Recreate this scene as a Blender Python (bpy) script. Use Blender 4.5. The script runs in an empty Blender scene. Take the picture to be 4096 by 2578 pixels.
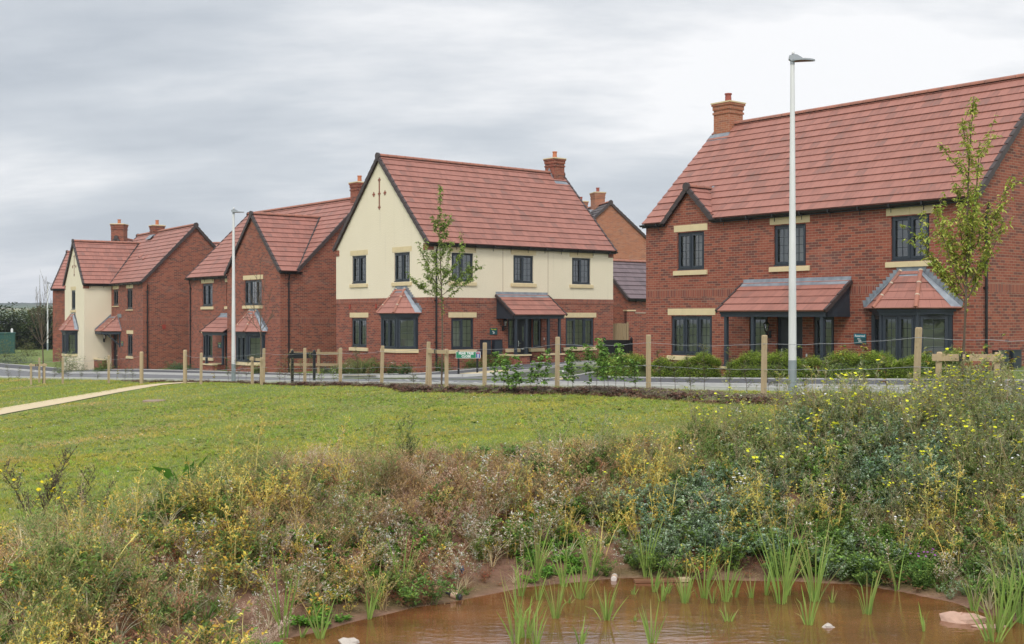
import bpy, math, random
import numpy as np
from mathutils import Vector, Matrix
R = math.radians
random.seed(7); rng = np.random.default_rng(7)
SC = bpy.context.scene
COL = SC.collection

# ---------------------------------------------------------------- camera, sky, sun, exposure
cam_d = bpy.data.cameras.new("camera"); cam = bpy.data.objects.new("camera", cam_d); COL.objects.link(cam)
cam.location = (0, 0, 0); cam.rotation_euler = (R(90), 0, 0)
cam_d.sensor_width = 36; cam_d.lens = 41.47; cam_d.shift_y = -0.0047
cam_d.clip_start = 0.1; cam_d.clip_end = 9000
SC.camera = cam
SC.view_settings.view_transform = 'Standard'; SC.view_settings.look = 'None'
SC.view_settings.exposure = 0.12; SC.view_settings.gamma = 1
SC.cycles.max_bounces = 6; SC.cycles.transparent_max_bounces = 8
SC.cycles.diffuse_bounces = 3; SC.cycles.glossy_bounces = 3

HAZE = 0.00026
SUN_EL, SUN_AZ = 48, 192          # azimuth clockwise from +Y: the sun stands behind the camera


class NT:
    """short node-tree writer"""
    def __init__(s, nt): s.t = nt; nt.nodes.clear()
    def n(s, kind, props=None, **inp):
        nd = s.t.nodes.new(kind)
        for k, v in (props or {}).items(): setattr(nd, k, v)
        for k, v in inp.items():
            k = k.replace('_', ' ') if k not in nd.inputs else k
            if k.startswith('i') and k[1:].isdigit(): sock = nd.inputs[int(k[1:])]
            else: sock = nd.inputs[k]
            if isinstance(v, bpy.types.NodeSocket): s.t.links.new(v, sock)
            else: sock.default_value = v
        return nd
    def math(s, op, a, b=0.0, c=0.0):
        return s.n('ShaderNodeMath', {'operation': op}, i0=a, i1=b, i2=c).outputs[0]
    def ramp(s, fac, stops, interp='LINEAR'):
        nd = s.t.nodes.new('ShaderNodeValToRGB'); cr = nd.color_ramp; cr.interpolation = interp
        while len(cr.elements) > 1: cr.elements.remove(cr.elements[0])
        cr.elements[0].position = stops[0][0]; cr.elements[0].color = c4(stops[0][1])
        for p, c in stops[1:]:
            e = cr.elements.new(p); e.color = c4(c)
        s.t.links.new(fac, nd.inputs[0]); return nd.outputs[0]
    def mix(s, fac, a, b, blend='MIX'):
        nd = s.t.nodes.new('ShaderNodeMix'); nd.data_type = 'RGBA'; nd.blend_type = blend
        for q, v in ((0, fac), (6, a), (7, b)):
            if isinstance(v, bpy.types.NodeSocket): s.t.links.new(v, nd.inputs[q])
            else: nd.inputs[q].default_value = v if q == 0 else c4(v)
        return nd.outputs[2]
    def noise(s, vec, scale, detail=3, rough=.5, out=0):
        return s.n('ShaderNodeTexNoise', None, Vector=vec, Scale=scale, Detail=float(detail), Roughness=rough).outputs[out]
    def mapping(s, vec, scale=(1, 1, 1), loc=(0, 0, 0), rot=(0, 0, 0)):
        return s.n('ShaderNodeMapping', None, Vector=vec, Scale=scale, Location=loc, Rotation=rot).outputs[0]


def c4(c):
    if isinstance(c, (int, float)): return (c, c, c, 1)
    return tuple(c) + (1,) if len(c) == 3 else tuple(c)


w = bpy.data.worlds.new("World"); SC.world = w; w.use_nodes = True
T = NT(w.node_tree)
sky = T.n('ShaderNodeTexSky', {'sky_type': 'NISHITA', 'sun_disc': False, 'sun_elevation': R(SUN_EL), 'sun_rotation': R(SUN_AZ),
                              'air_density': 1.0, 'dust_density': 2.0, 'altitude': 60})
tc = T.n('ShaderNodeTexCoord').outputs['Generated']
sep = T.n('ShaderNodeSeparateXYZ', None, Vector=tc)
zc = T.math('MAXIMUM', sep.outputs[2], 0.0)
den = T.math('ADD', zc, 0.25)
cx = T.math('DIVIDE', sep.outputs[0], den); cy = T.math('DIVIDE', sep.outputs[1], den)
pl = T.n('ShaderNodeCombineXYZ', None, X=cx, Y=cy, Z=0.0).outputs[0]
n1 = T.noise(T.mapping(pl, (1.0, 2.0, 1), (5.1, 2.45, 0)), 1.0, 7, .56)
n2 = T.noise(T.mapping(pl, (.6, 1.2, 1), (9.3, 5.5, 0), (0, 0, .3)), 0.8, 2, .5)
nn = T.math('ADD', T.math('MULTIPLY', n1, .6), T.math('MULTIPLY', n2, .4))
cl = T.ramp(nn, [(.39, (.50, .54, .59)), (.47, (.62, .655, .695)), (.525, (.76, .78, .805)), (.59, (.95, .95, .955))])
# an overcast sky is brighter overhead and on the sun's side than at the horizon ahead
up = T.math('MULTIPLY_ADD', zc, 1.0, 1.0)
back = T.math('MULTIPLY_ADD', T.math('MAXIMUM', T.math('MULTIPLY', sep.outputs[1], -1.0), 0.0), .55, up)
back = T.math('SUBTRACT', back, T.math('MULTIPLY', T.math('MAXIMUM', sep.outputs[1], 0.0), T.math('MULTIPLY', zc, 1.0)))
clb = T.n('ShaderNodeVectorMath', {'operation': 'SCALE'}, i0=cl, Scale=back).outputs[0]
skc = T.n('ShaderNodeVectorMath', {'operation': 'SCALE'}, i0=sky.outputs[0], Scale=.10).outputs[0]
fin = T.mix(.93, skc, clb)
bg = T.n('ShaderNodeBackground', None, Color=fin, Strength=1.0)
wo = T.n('ShaderNodeOutputWorld'); T.t.links.new(bg.outputs[0], wo.inputs[0])

sd = bpy.data.lights.new("sun", 'SUN'); sun = bpy.data.objects.new("sun", sd); COL.objects.link(sun)
sd.energy = 1.5; sd.angle = R(12); sd.color = (1, .96, .90)
az, el = R(SUN_AZ), R(SUN_EL)
sv = Vector((math.sin(az) * math.cos(el), math.cos(az) * math.cos(el), math.sin(el)))
sun.rotation_euler = sv.to_track_quat('Z', 'Y').to_euler()

# ---------------------------------------------------------------- object helpers
def link(o, parent=None, loc=None, rotz=None):
    COL.objects.link(o)
    if parent is not None: o.parent = parent
    if loc is not None: o.location = loc
    if rotz is not None: o.rotation_euler = (0, 0, rotz)
    return o

def tag(o, label=None, cat=None, group=None, kind=None):
    if label: o['label'] = label
    if cat: o['category'] = cat
    if group: o['group'] = group
    if kind: o['kind'] = kind
    return o

def thing(name, label, cat, loc=(0, 0, 0), rotz=0, group=None):
    o = bpy.data.objects.new(name, None); o.empty_display_size = .2
    link(o, None, loc, rotz); return tag(o, label, cat, group)

def copy_tree(o, parent=None):
    c = o.copy(); COL.objects.link(c)
    if parent is not None: c.parent = parent
    for ch in [x for x in KIDS.get(o.name, [])]: copy_tree(ch, c)
    return c
KIDS = {}

def fr(p0, d, nrm):
    """wall frame: a along the wall, b outward, c up"""
    d = Vector(d); nrm = Vector(nrm); z = Vector((0, 0, 1))
    return Matrix(((d.x, nrm.x, z.x, p0[0]), (d.y, nrm.y, z.y, p0[1]), (d.z, nrm.z, z.z, p0[2]), (0, 0, 0, 1)))
I4 = Matrix.Identity(4)

class MB:
    def __init__(s): s.v = []; s.f = []; s.uv = []; s.m = []; s.mats = []; s.sm = []
    def mi(s, mat):
        if mat not in s.mats: s.mats.append(mat)
        return s.mats.index(mat)
    def poly(s, pts, mat, uvs=None, M=None, smooth=False):
        i = len(s.v)
        for p in pts:
            p = Vector(p); s.v.append(tuple(M @ p) if M is not None else tuple(p))
        s.f.append(list(range(i, i + len(pts)))); s.m.append(s.mi(mat)); s.sm.append(smooth)
        s.uv.append([tuple(u) for u in uvs] if uvs else [(0.0, 0.0)] * len(pts))
    def box(s, a0, a1, b0, b1, c0, c1, mat, M=None, taper=0):
        P = [(a0, b0), (a1, b0), (a1, b1), (a0, b1)]
        t = taper
        Q = [(a0 + t, b0 + t), (a1 - t, b0 + t), (a1 - t, b1 - t), (a0 + t, b1 - t)]
        for k in range(4):
            p, q = P[k], P[(k + 1) % 4]; p2, q2 = Q[k], Q[(k + 1) % 4]
            ln = math.hypot(q[0] - p[0], q[1] - p[1]); off = p[0] if k % 2 == 0 else p[1]
            s.poly([(*p, c0), (*q, c0), (*q2, c1), (*p2, c1)], mat, [(off, c0), (off + ln, c0), (off + ln, c1), (off, c1)], M)
        s.poly([(*q, c1) for q in Q], mat, [(q[0], q[1]) for q in Q], M)
        s.poly([(*p, c0) for p in reversed(P)], mat, [(q[0], q[1]) for q in reversed(P)], M)
    def tube(s, pts, r, mat, n=8, M=None, caps=True, smooth=True):
        pts = [Vector(p) for p in pts]; rs = r if isinstance(r, (list, tuple)) else [r] * len(pts)
        rings = []; L = 0
        for k, p in enumerate(pts):
            a = pts[max(k - 1, 0)]; b = pts[min(k + 1, len(pts) - 1)]; t = (b - a)
            t = t.normalized() if t.length > 1e-9 else Vector((0, 0, 1))
            x = t.cross(Vector((0, 0, 1)))
            if x.length < .05: x = t.cross(Vector((0, 1, 0)))
            x.normalize(); y = t.cross(x)
            rings.append([p + (x * math.cos(2 * math.pi * j / n) + y * math.sin(2 * math.pi * j / n)) * rs[k] for j in range(n)])
        for k in range(len(pts) - 1):
            l = (pts[k + 1] - pts[k]).length
            for j in range(n):
                j2 = (j + 1) % n
                s.poly([rings[k][j], rings[k][j2], rings[k + 1][j2], rings[k + 1][j]], mat,
                       [(j * .05, L), (j * .05 + .05, L), (j * .05 + .05, L + l), (j * .05, L + l)], M, smooth)
            L += l
        if caps:
            s.poly(list(reversed(rings[0])), mat, None, M); s.poly(rings[-1], mat, None, M)
    def build(s, name, parent=None, loc=None, rotz=None, bevel=0):
        me = bpy.data.meshes.new(name); me.from_pydata(s.v, [], s.f)
        for mt in s.mats: me.materials.append(mt)
        uvl = me.uv_layers.new(name="UVMap"); k = 0
        flat = [c for fu in s.uv for u in fu for c in u[:2]]
        uvl.data.foreach_set("uv", flat)
        me.polygons.foreach_set("material_index", s.m); me.polygons.foreach_set("use_smooth", s.sm)
        me.update()
        o = bpy.data.objects.new(name, me); link(o, parent, loc, rotz)
        if parent is not None: KIDS.setdefault(parent.name, []).append(o)
        if bevel:
            b = o.modifiers.new("bevel", 'BEVEL'); b.width = bevel; b.segments = 2; b.limit_method = 'ANGLE'
        return o

# ---------------------------------------------------------------- materials
MATS = {}
def mat(name, f):
    m = bpy.data.materials.new(name); m.use_nodes = True; T = NT(m.node_tree)
    sh = f(T); out = T.n('ShaderNodeOutputMaterial')
    if isinstance(sh, tuple): T.t.links.new(sh[0], out.inputs[0])
    else: T.t.links.new(sh, out.inputs[0])
    MATS[name] = m; return m

def princ(T, col, rough=.7, bump=None, bstr=.3, bdist=.01, **k):
    kw = dict(Roughness=rough); kw['Base Color'] = c4(col) if not isinstance(col, bpy.types.NodeSocket) else col
    kw.update(k)
    if bump is not None:
        kw['Normal'] = T.n('ShaderNodeBump', None, Strength=bstr, Distance=bdist, Height=bump).outputs[0]
    return T.n('ShaderNodeBsdfPrincipled', None, **kw).outputs[0]

def uvs(T): return T.n('ShaderNodeTexCoord').outputs['UV']
def oco(T): return T.n('ShaderNodeTexCoord').outputs['Object']

def brick_mat(name, reds, dark, mortar, vertical=False, dfrac=.26):
    def f(T):
        uv = uvs(T)
        if vertical: uv = T.mapping(uv, rot=(0, 0, R(90)))
        bt = T.n('ShaderNodeTexBrick', {'offset': 0.0 if vertical else .5}, Vector=uv, Color1=c4(0), Color2=c4(1), Mortar=c4(0), Scale=1.0,
                 **{'Mortar Size': .0052, 'Mortar Smooth': .15, 'Bias': 0.0, 'Brick Width': .225, 'Row Height': .075})
        d = dfrac
        col = T.ramp(bt.outputs[0], [(0, dark), (d - .02, [x * 1.25 for x in dark]), (d + .03, reds[0]), ((d + 1) / 2, reds[1]), (1, reds[2])])
        big = T.noise(uv, .9, 3); col = T.mix(T.math('MULTIPLY', big, .55), col, [c * 1.28 for c in reds[1]])
        bl = T.noise(T.mapping(uv, (.35, .9, 1)), 1.3, 4)
        eff = T.ramp(bl, [(.58, 0), (.74, 1)])
        col = T.mix(T.math('MULTIPLY', eff, .16), col, (.55, .40, .34))
        fine = T.noise(uv, 70, 2); col = T.mix(T.math('MULTIPLY', fine, .35), col, (.06, .02, .015), 'MIX')
        mcol = T.mix(T.noise(uv, 5, 2), mortar, [c * .72 for c in mortar])
        fin = T.mix(bt.outputs[1], col, mcol)
        h = T.math('SUBTRACT', T.math('MULTIPLY', fine, .35), bt.outputs[1])
        return princ(T, fin, .88, h, .5, .006)
    return mat(name, f)

BRICK = brick_mat('red_brick', [(.215, .052, .030), (.275, .070, .039), (.36, .108, .060)], (.085, .033, .028), (.38, .27, .19))
BRICK_S = brick_mat('red_brick_soldier', [(.225, .060, .037), (.27, .072, .042), (.33, .095, .055)], (.13, .042, .035), (.40, .28, .20), True, .24)
BRICK_O = brick_mat('orange_brick', [(.33, .115, .060), (.40, .140, .070), (.40, .19, .115)], (.22, .10, .07), (.50, .34, .22), dfrac=.2)

def tile_mat(name, base, dark, rough=.62):
    def f(T):
        uv = uvs(T)
        bt = T.n('ShaderNodeTexBrick', {'offset': .5}, Vector=uv, Color1=c4(0), Color2=c4(1), Mortar=c4(0), Scale=1.0,
                 **{'Mortar Size': .004, 'Mortar Smooth': .2, 'Bias': 0.0, 'Brick Width': .30, 'Row Height': .345})
        st = T.noise(T.mapping(uv, (9, 2.2, 1)), 1.0, 4, .6)
        st2 = T.noise(uv, .55, 2)
        k = T.math('ADD', T.math('MULTIPLY', bt.outputs[0], .30), T.math('ADD', T.math('MULTIPLY', st, .62), T.math('MULTIPLY', st2, .10)))
        col = T.ramp(k, [(.28, [c * 1.12 for c in base]), (.50, base), (.60, [c * .84 for c in base]), (.72, dark)])
        halfj = T.n('ShaderNodeTexBrick', {'offset': .5}, Vector=T.mapping(uv, loc=(.02, 0, 0)), Color1=c4(1), Color2=c4(1), Mortar=c4(0), Scale=1.0,
                    **{'Mortar Size': .004, 'Mortar Smooth': .1, 'Brick Width': .15, 'Row Height': .345})
        col = T.mix(T.math('MULTIPLY', halfj.outputs[1], .22), col, [c * .35 for c in base])
        col = T.mix(T.math('MULTIPLY', bt.outputs[1], .75), col, [c * .22 for c in base])
        fine = T.noise(uv, 45, 2)
        col = T.mix(T.math('MULTIPLY', fine, .25), col, [c * .6 for c in base])
        return princ(T, col, rough, T.math('SUBTRACT', fine, bt.outputs[1]), .35, .005)
    return mat(name, f)

TILE = tile_mat('clay_roof_tile', (.335, .140, .105), (.225, .115, .092))
TILE_G = tile_mat('purple_grey_roof_tile', (.165, .118, .125), (.11, .085, .09))
TILE_D = tile_mat('dark_roof_tile', (.10, .085, .085), (.06, .055, .055))

def simple(name, col, rough=.6, nscale=6, amt=.2, col2=None, bump=0, metallic=0.0, spec=.5, coord='o', stretch=(1, 1, 1)):
    def f(T):
        v = T.mapping(oco(T) if coord == 'o' else uvs(T), stretch)
        n = T.noise(v, nscale, 4)
        c = T.mix(T.math('MULTIPLY', T.ramp(n, [(.35, 0), (.7, 1)]), amt if col2 is None else 1.0), col, col2 or [x * .6 for x in col])
        return princ(T, c, rough, T.noise(v, nscale * 8, 3) if bump else None, bump, .01, Metallic=metallic, **{'Specular IOR Level': spec})
    return mat(name, f)

def render_f(T):
    uv = uvs(T)
    n = T.noise(uv, 26, 4, .65); b = T.noise(T.mapping(uv, (1, .4, 1)), .9, 4)
    c = T.mix(T.math('MULTIPLY', b, .35), (.82, .735, .56), (.68, .585, .42))
    c = T.mix(T.math('MULTIPLY', n, .30), c, (.54, .46, .33))
    st = T.ramp(T.noise(T.mapping(uv, (6, .25, 1)), 1, 3), [(.6, 0), (.8, 1)])
    c = T.mix(T.math('MULTIPLY', st, .22), c, (.40, .35, .27))
    return princ(T, c, .95, n, .9, .02)
RENDER = mat('cream_roughcast_render', render_f)
STONE = simple('buff_cast_stone', (.66, .535, .315), .8, 5, .22, bump=.15)
DARK = simple('anthracite_upvc', (.020, .028, .040), .38, 3, .15, spec=.6)
DARKP = simple('anthracite_paint', (.026, .036, .048), .5, 3, .2)
DOOR = simple('near_black_door_paint', (.010, .013, .020), .35, 3, .2, spec=.5)
BLACK = simple('black_rainwater_plastic', (.008, .008, .009), .35, 3, .1, spec=.5)
VERGE = simple('dark_brown_verge_plastic', (.055, .038, .036), .55, 3, .2)
RIDGE = simple('red_ridge_tile', (.37, .145, .095), .75, 4, .5, (.25, .12, .09), bump=.15)
MORTAR = simple('pale_mortar', (.52, .44, .33), .95, 20, .2)
LEAD = simple('grey_lead_flashing', (.185, .205, .235), .5, 4, 1, (.30, .33, .36), bump=.15, metallic=.25)
POT = simple('orange_clay_pot', (.50, .17, .075), .7, 5, .2)
POTR = simple('red_clay_pot', (.30, .075, .05), .7, 5, .2)
PLASTER_B = simple('beige_interior_wall', (.62, .58, .50), .9, 2, .05)
PLASTER_C = simple('grey_interior_wall', (.42, .44, .44), .9, 2, .05)
PLASTER = simple('white_interior_plaster', (.84, .85, .83), .9, 2, .05)
FLOORI = simple('interior_floor', (.22, .19, .15), .8, 2, .1)
CHROME = simple('chrome', (.7, .7, .7), .2, 3, .05, metallic=1.0)
WHITEP = simple('white_paint', (.75, .75, .73), .5, 4, .08)
def glass_f(T):
    fz = T.n('ShaderNodeFresnel', None, IOR=1.5).outputs[0]
    k = T.math('MULTIPLY_ADD', fz, 2.0, .06)
    tr = T.n('ShaderNodeBsdfTransparent', None, Color=(.90, .93, .91, 1)).outputs[0]
    wv = T.noise(oco(T), 1.4, 1)
    nr = T.n('ShaderNodeBump', None, Strength=.08, Distance=.02, Height=wv).outputs[0]
    gl = T.n('ShaderNodeBsdfGlossy', None, Color=(.95, .97, 1, 1), Roughness=.01, Normal=nr).outputs[0]
    return T.n('ShaderNodeMixShader', None, i0=k, i1=tr, i2=gl).outputs[0]
GLASS = mat('window_glass', glass_f)
AMBER = mat('lantern_glass', glass_f)

def wood_f(col, col2):
    def f(T):
        o = oco(T)
        g = T.noise(T.mapping(o, (28, 28, 2.2)), 1, 4, .6)
        k = T.ramp(T.noise(T.mapping(o, (9, 9, 5)), 1, 2), [(.68, 0), (.74, 1)])
        c = T.mix(g, col, col2); c = T.mix(T.math('MULTIPLY', k, .5), c, [x * .35 for x in col2])
        return princ(T, c, .85, g, .4, .006)
    return f
WOOD = mat('weathered_pale_timber', wood_f((.50, .385, .235), (.33, .24, .14)))
WOODG = mat('green_brown_timber', wood_f((.36, .27, .15), (.24, .17, .09)))
RUBBER = simple('black_strap_rubber', (.012, .012, .012), .7)
GALV = simple('galvanised_steel', (.62, .62, .61), .5, 3, 1, (.74, .74, .73), metallic=.15, stretch=(1, 1, .25))
GALVD = simple('grey_painted_steel_base', (.26, .30, .31), .5, 5, .2)
LAMPH = simple('silver_grey_lamp_casting', (.33, .35, .37), .45, 5, .15, metallic=.3)
LAMPU = simple('brown_tinted_lamp_lens', (.10, .065, .05), .3)
WIRE = simple('galvanised_wire', (.42, .43, .44), .4, 3, .1, metallic=.6)
GREENP = simple('dark_green_painted_steel', (.018, .085, .070), .5, 2, .2)
SIGNG = simple('sign_green', (.012, .20, .085), .45, 3, .05)
SIGNB = simple('sign_blue', (.01, .05, .25), .45, 3, .05)
SIGNR = simple('sign_red', (.42, .01, .02), .45, 3, .05)
SIGNT = simple('sign_teal', (.012, .075, .085), .45, 3, .05)
SIGNT2 = simple('sign_light_teal', (.012, .155, .21), .45, 3, .05)
SIGNY = simple('sign_yellow_green', (.55, .62, .02), .5, 3, .05)

# ---------------------------------------------------------------- terrain
TH2 = .888; O2 = (-3.414, 47.762)
_e = (math.cos(TH2), -math.sin(TH2)); _n = (math.sin(TH2), math.cos(TH2))
def uv2(X, Y):
    x = X - O2[0]; y = Y - O2[1]; return x * _e[0] + y * _e[1], x * _n[0] + y * _n[1]
def xy2(u, v): return O2[0] + u * _e[0] + v * _n[0], O2[1] + u * _e[1] + v * _n[1]
ZW = -2.93
def wp(px, py, z=ZW):   # shoreline survey: bearing and dip to a point on the water level
    D = -z * 2774 / (py - 746.6); return ((px - 1204) / 2774 * D, D)
SHORE = [wp(640, 1560), wp(668, 1508), wp(780, 1478), wp(880, 1452), wp(980, 1432), wp(1090, 1414), wp(1150, 1398), wp(1230, 1382), wp(1320, 1372),
         wp(1440, 1362), wp(1560, 1362), wp(1700, 1366), wp(1850, 1366), wp(2000, 1376), wp(2120, 1392), wp(2240, 1418), wp(2330, 1446), wp(2420, 1470)]
SHORE += [(6.3, 10.6), (8.5, 10.2), (10.5, 7.5), (9, 4.5), (4, 3.6), (.5, 4.6), (-1.6, 6.8), (-2.4, 8.8)]
SH = np.array(SHORE)
def pond_dist(X, Y):
    """signed distance to the shoreline, positive on land"""
    X = np.asarray(X, float); Y = np.asarray(Y, float)
    best = np.full(X.shape, 1e9); ins = np.zeros(X.shape, bool); n = len(SH)
    for i in range(n):
        ax, ay = SH[i]; bx, by = SH[(i + 1) % n]; dx, dy = bx - ax, by - ay
        t = np.clip(((X - ax) * dx + (Y - ay) * dy) / (dx * dx + dy * dy), 0, 1)
        d = np.hypot(X - ax - t * dx, Y - ay - t * dy); best = np.minimum(best, d)
        c = ((ay > Y) != (by > Y)) & (X < (bx - ax) * (Y - ay) / (by - ay + 1e-12) + ax); ins ^= c
    return np.where(ins, -best, best)
def vnoise(X, Y, s, seed=0):
    """smooth value noise from a few sines"""
    r = np.random.default_rng(seed); out = 0
    for k in range(6):
        a = r.uniform(0, 6.28); f = s * r.uniform(.6, 1.7); p = r.uniform(0, 6.28)
        out = out + np.sin((X * math.cos(a) + Y * math.sin(a)) * f + p)
    return out / 6
MULCH = [(33, -9.35, .55), (24.3, -9.6, .62), (19.7, -8.55, .62), (17.3, -8.75, .62), (14.3, -8.75, .6), (12.5, -8.85, .75), (11.3, -8.5, .5), (9, -7.9, .14), (7.7, -7.75, .26), (5.5, -7.95, .30), (3.7, -8.1, .22), (1.5, -7.9, .02), (-.3, -7.6, .22), (-3, -7.2, .0), (-5.1, -7.2, .16), (-8.5, -8.3, .22), (-14, -7.8, .0)]
MU = np.array(MULCH) * np.array([1, 1, .78])
def mulch_w(u, v):
    o = np.argsort(MU[:, 0]); c = np.interp(u, MU[o, 0], MU[o, 1]); wd = np.interp(u, MU[o, 0], MU[o, 2])
    wd = wd * (1 + .25 * np.sin(u * 3.1) + .15 * np.sin(u * 7.3))
    return np.clip((wd - np.abs(v - c)) / .12, 0, 1) * (wd > .05)
def plane_z(X, Y):
    u, v = uv2(X, Y)
    s = 24.3 - u + .044 * (v + 8.9)
    s = np.where(s > 60, 60 + (s - 60) * .15, s); s = np.where(s < -14, -14, s)
    lift = .05 * np.clip((s - 30) / 20, 0, 1) * np.clip(v + 6.5, 0, 5)
    rise = lift + np.where(v < -8.5, .05 * np.maximum(v + 8.5, -16), np.where(v < -1.5, .01 * (v + 8.5), .07 + .05 * np.clip(v + 1.5, 0, 6.5)))
    far = np.clip((Y - 150) / 800, 0, 1); far2 = np.clip((-Y) / 60, 0, 1)
    return -1.58 - .0351 * s + rise + far * 3.0 - far2 * .2
def zg(X, Y):
    X = np.asarray(X, float); Y = np.asarray(Y, float)
    d = pond_dist(X, Y)
    p = plane_z(X, Y)
    bump = .05 * vnoise(X, Y, 2.6, 3) + .03 * vnoise(X, Y, 6.5, 4)
    dd = d + .10 * vnoise(X, Y, 3.4, 9) * np.clip(d, 0, 1)
    prof = np.interp(dd, [-3, -.6, 0, .35, .75, 1.5, 2.9, 4.0], [ZW - .7, ZW - .16, ZW, ZW + .045, ZW + .19, ZW + .55, ZW + 1.10, ZW + 1.8])
    k = .10
    h = np.clip(.5 + .5 * (p - prof) / k, 0, 1); sm = prof * h + p * (1 - h) - k * h * (1 - h)
    near = np.clip(1 - np.abs(d - 1.7) / 2.3, 0, 1)
    u, v = uv2(X, Y)
    z = np.where(d > 6, p, sm) + bump * near * .9
    z = z + .10 * mulch_w(u, v) + .015 * vnoise(X, Y, 1.7, 5) * (d > 1) * (v < -6)
    # the road bed drops a little below the sheet that carries it
    road = (v > -6.75) & (v < -3.3) & (u > -60) & (u < 60)
    return np.where(road, p - .12, z)
def zg1(x, y): return float(zg(np.array([x]), np.array([y]))[0])

# ---------------------------------------------------------------- building parts
def wall(mb, M, a0, a1, zb, zt, holes, matf, uoff=0, depth=.11):
    """wall sheet in frame M with openings and their returns; matf(zmid) gives the material"""
    A = sorted({a0, a1} | {h[0] for h in holes} | {h[1] for h in holes})
    Z = sorted({zb, zt, 2.82, 3.05} | {h[2] for h in holes} | {h[3] for h in holes})
    A = [a for a in A if a0 - 1e-6 <= a <= a1 + 1e-6]; Z = [z for z in Z if zb - 1e-6 <= z <= zt + 1e-6]
    for i in range(len(A) - 1):
        for j in range(len(Z) - 1):
            x0, x1, y0, y1 = A[i], A[i + 1], Z[j], Z[j + 1]; xm, ym = (x0 + x1) / 2, (y0 + y1) / 2
            if any(h[0] < xm < h[1] and h[2] < ym < h[3] for h in holes): continue
            m = matf(ym)
            zo = 2.82 if m is BRICK_S else 0
            mb.poly([(x0, 0, y0), (x1, 0, y0), (x1, 0, y1), (x0, 0, y1)], m, [(x0 + uoff, y0 - zo), (x1 + uoff, y0 - zo), (x1 + uoff, y1 - zo), (x0 + uoff, y1 - zo)], M)
    for (x0, x1, y0, y1) in [h[:4] for h in holes]:
        m = matf((y0 + y1) / 2); m = BRICK if m is BRICK_S else m
        for (p, q) in (((x0, y0), (x0, y1)), ((x1, y1), (x1, y0)), ((x0, y1), (x1, y1)), ((x1, y0), (x0, y0))):
            l = math.hypot(q[0] - p[0], q[1] - p[1])
            mb.poly([(p[0], 0, p[1]), (q[0], 0, q[1]), (q[0], -depth, q[1]), (p[0], -depth, p[1])], m, [(0, p[1]), (l, p[1]), (l, p[1] + depth), (0, p[1] + depth)], M)

def gable(mb, M, pts, m, uoff=0):
    mb.poly([(a, 0, z) for a, z in pts], m, [(a + uoff, z) for a, z in pts], M)

def clip(poly, s0, s1):
    def half(P, f):
        out = []
        for i in range(len(P)):
            a, b = P[i], P[(i + 1) % len(P)]; fa, fb = f(a), f(b)
            if fa >= 0: out.append(a)
            if fa * fb < 0:
                t = fa / (fa - fb); out.append((a[0] + (b[0] - a[0]) * t, a[1] + (b[1] - a[1]) * t))
        return out
    P = half(poly, lambda p: p[1] - s0)
    return half(P, lambda p: s1 - p[1]) if len(P) > 2 else []

def roof_plane(mb, poly, O, U, S, m, gauge=.345, lift=.030, uo=0.0):
    """courses of lapped tiles over a convex polygon given as (along eaves, up slope)"""
    O, U, S = Vector(O), Vector(U).normalized(), Vector(S).normalized(); N = U.cross(S)
    if N.z < 0: N = -N
    smax = max(p[1] for p in poly); k = 0
    while k * gauge < smax - 1e-4:
        s0 = k * gauge; P = clip(poly, s0, s0 + gauge)
        if len(P) > 2:
            sag = .004 * math.sin(k * 2.3)
            H = lambda s: lift * (1 - (s - s0) / gauge) + .012 + sag
            mb.poly([O + U * a + S * s + N * H(s) for a, s in P], m, [(a + uo, s) for a, s in P])
            lo = [p for p in P if abs(p[1] - s0) < 1e-6]
            if len(lo) >= 2:
                a0, a1 = min(p[0] for p in lo), max(p[0] for p in lo)
                q = O + S * s0
                mb.poly([q + U * a0 + N * (lift + .012 + sag), q + U * a1 + N * (lift + .012 + sag), q + U * a1 - N * .01, q + U * a0 - N * .01], m,
                        [(a0, s0 - .03), (a1, s0 - .03), (a1, s0), (a0, s0)])
        k += 1

def ridge_run(mb, p, q, m, r=.115, seg=.45, mort=True):
    p, q = Vector(p), Vector(q); L = (q - p).length; d = (q - p) / L; n = max(1, round(L / seg)); sg = L / n
    x = d.cross(Vector((0, 0, 1))).normalized(); y = x.cross(d)
    for k in range(n):
        a = p + d * (k * sg); b = p + d * ((k + 1) * sg - .012)
        ra, rb = (r, r * .97)
        A = []; B = []
        for j in range(7):
            t = math.pi * (j / 6) * 1.1 - .05 * math.pi
            A.append(a + x * math.cos(t) * ra + y * (math.sin(t) * ra * .8)); B.append(b + x * math.cos(t) * rb + y * (math.sin(t) * rb * .8))
        for j in range(6):
            mb.poly([A[j], A[j + 1], B[j + 1], B[j]], m, None, None, True)
        mb.poly(A, m); mb.poly(B, m)
        if mort:
            c = []; e = []
            for j in range(7):
                t = math.pi * (j / 6) * 1.06 - .03 * math.pi
                for lst, pt in ((c, b - d * .02), (e, b + d * .018)):
                    lst.append(pt + x * math.cos(t) * r * 1.02 + y * math.sin(t) * r * .83)
            for j in range(6): mb.poly([c[j], c[j + 1], e[j + 1], e[j]], MORTAR)

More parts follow.
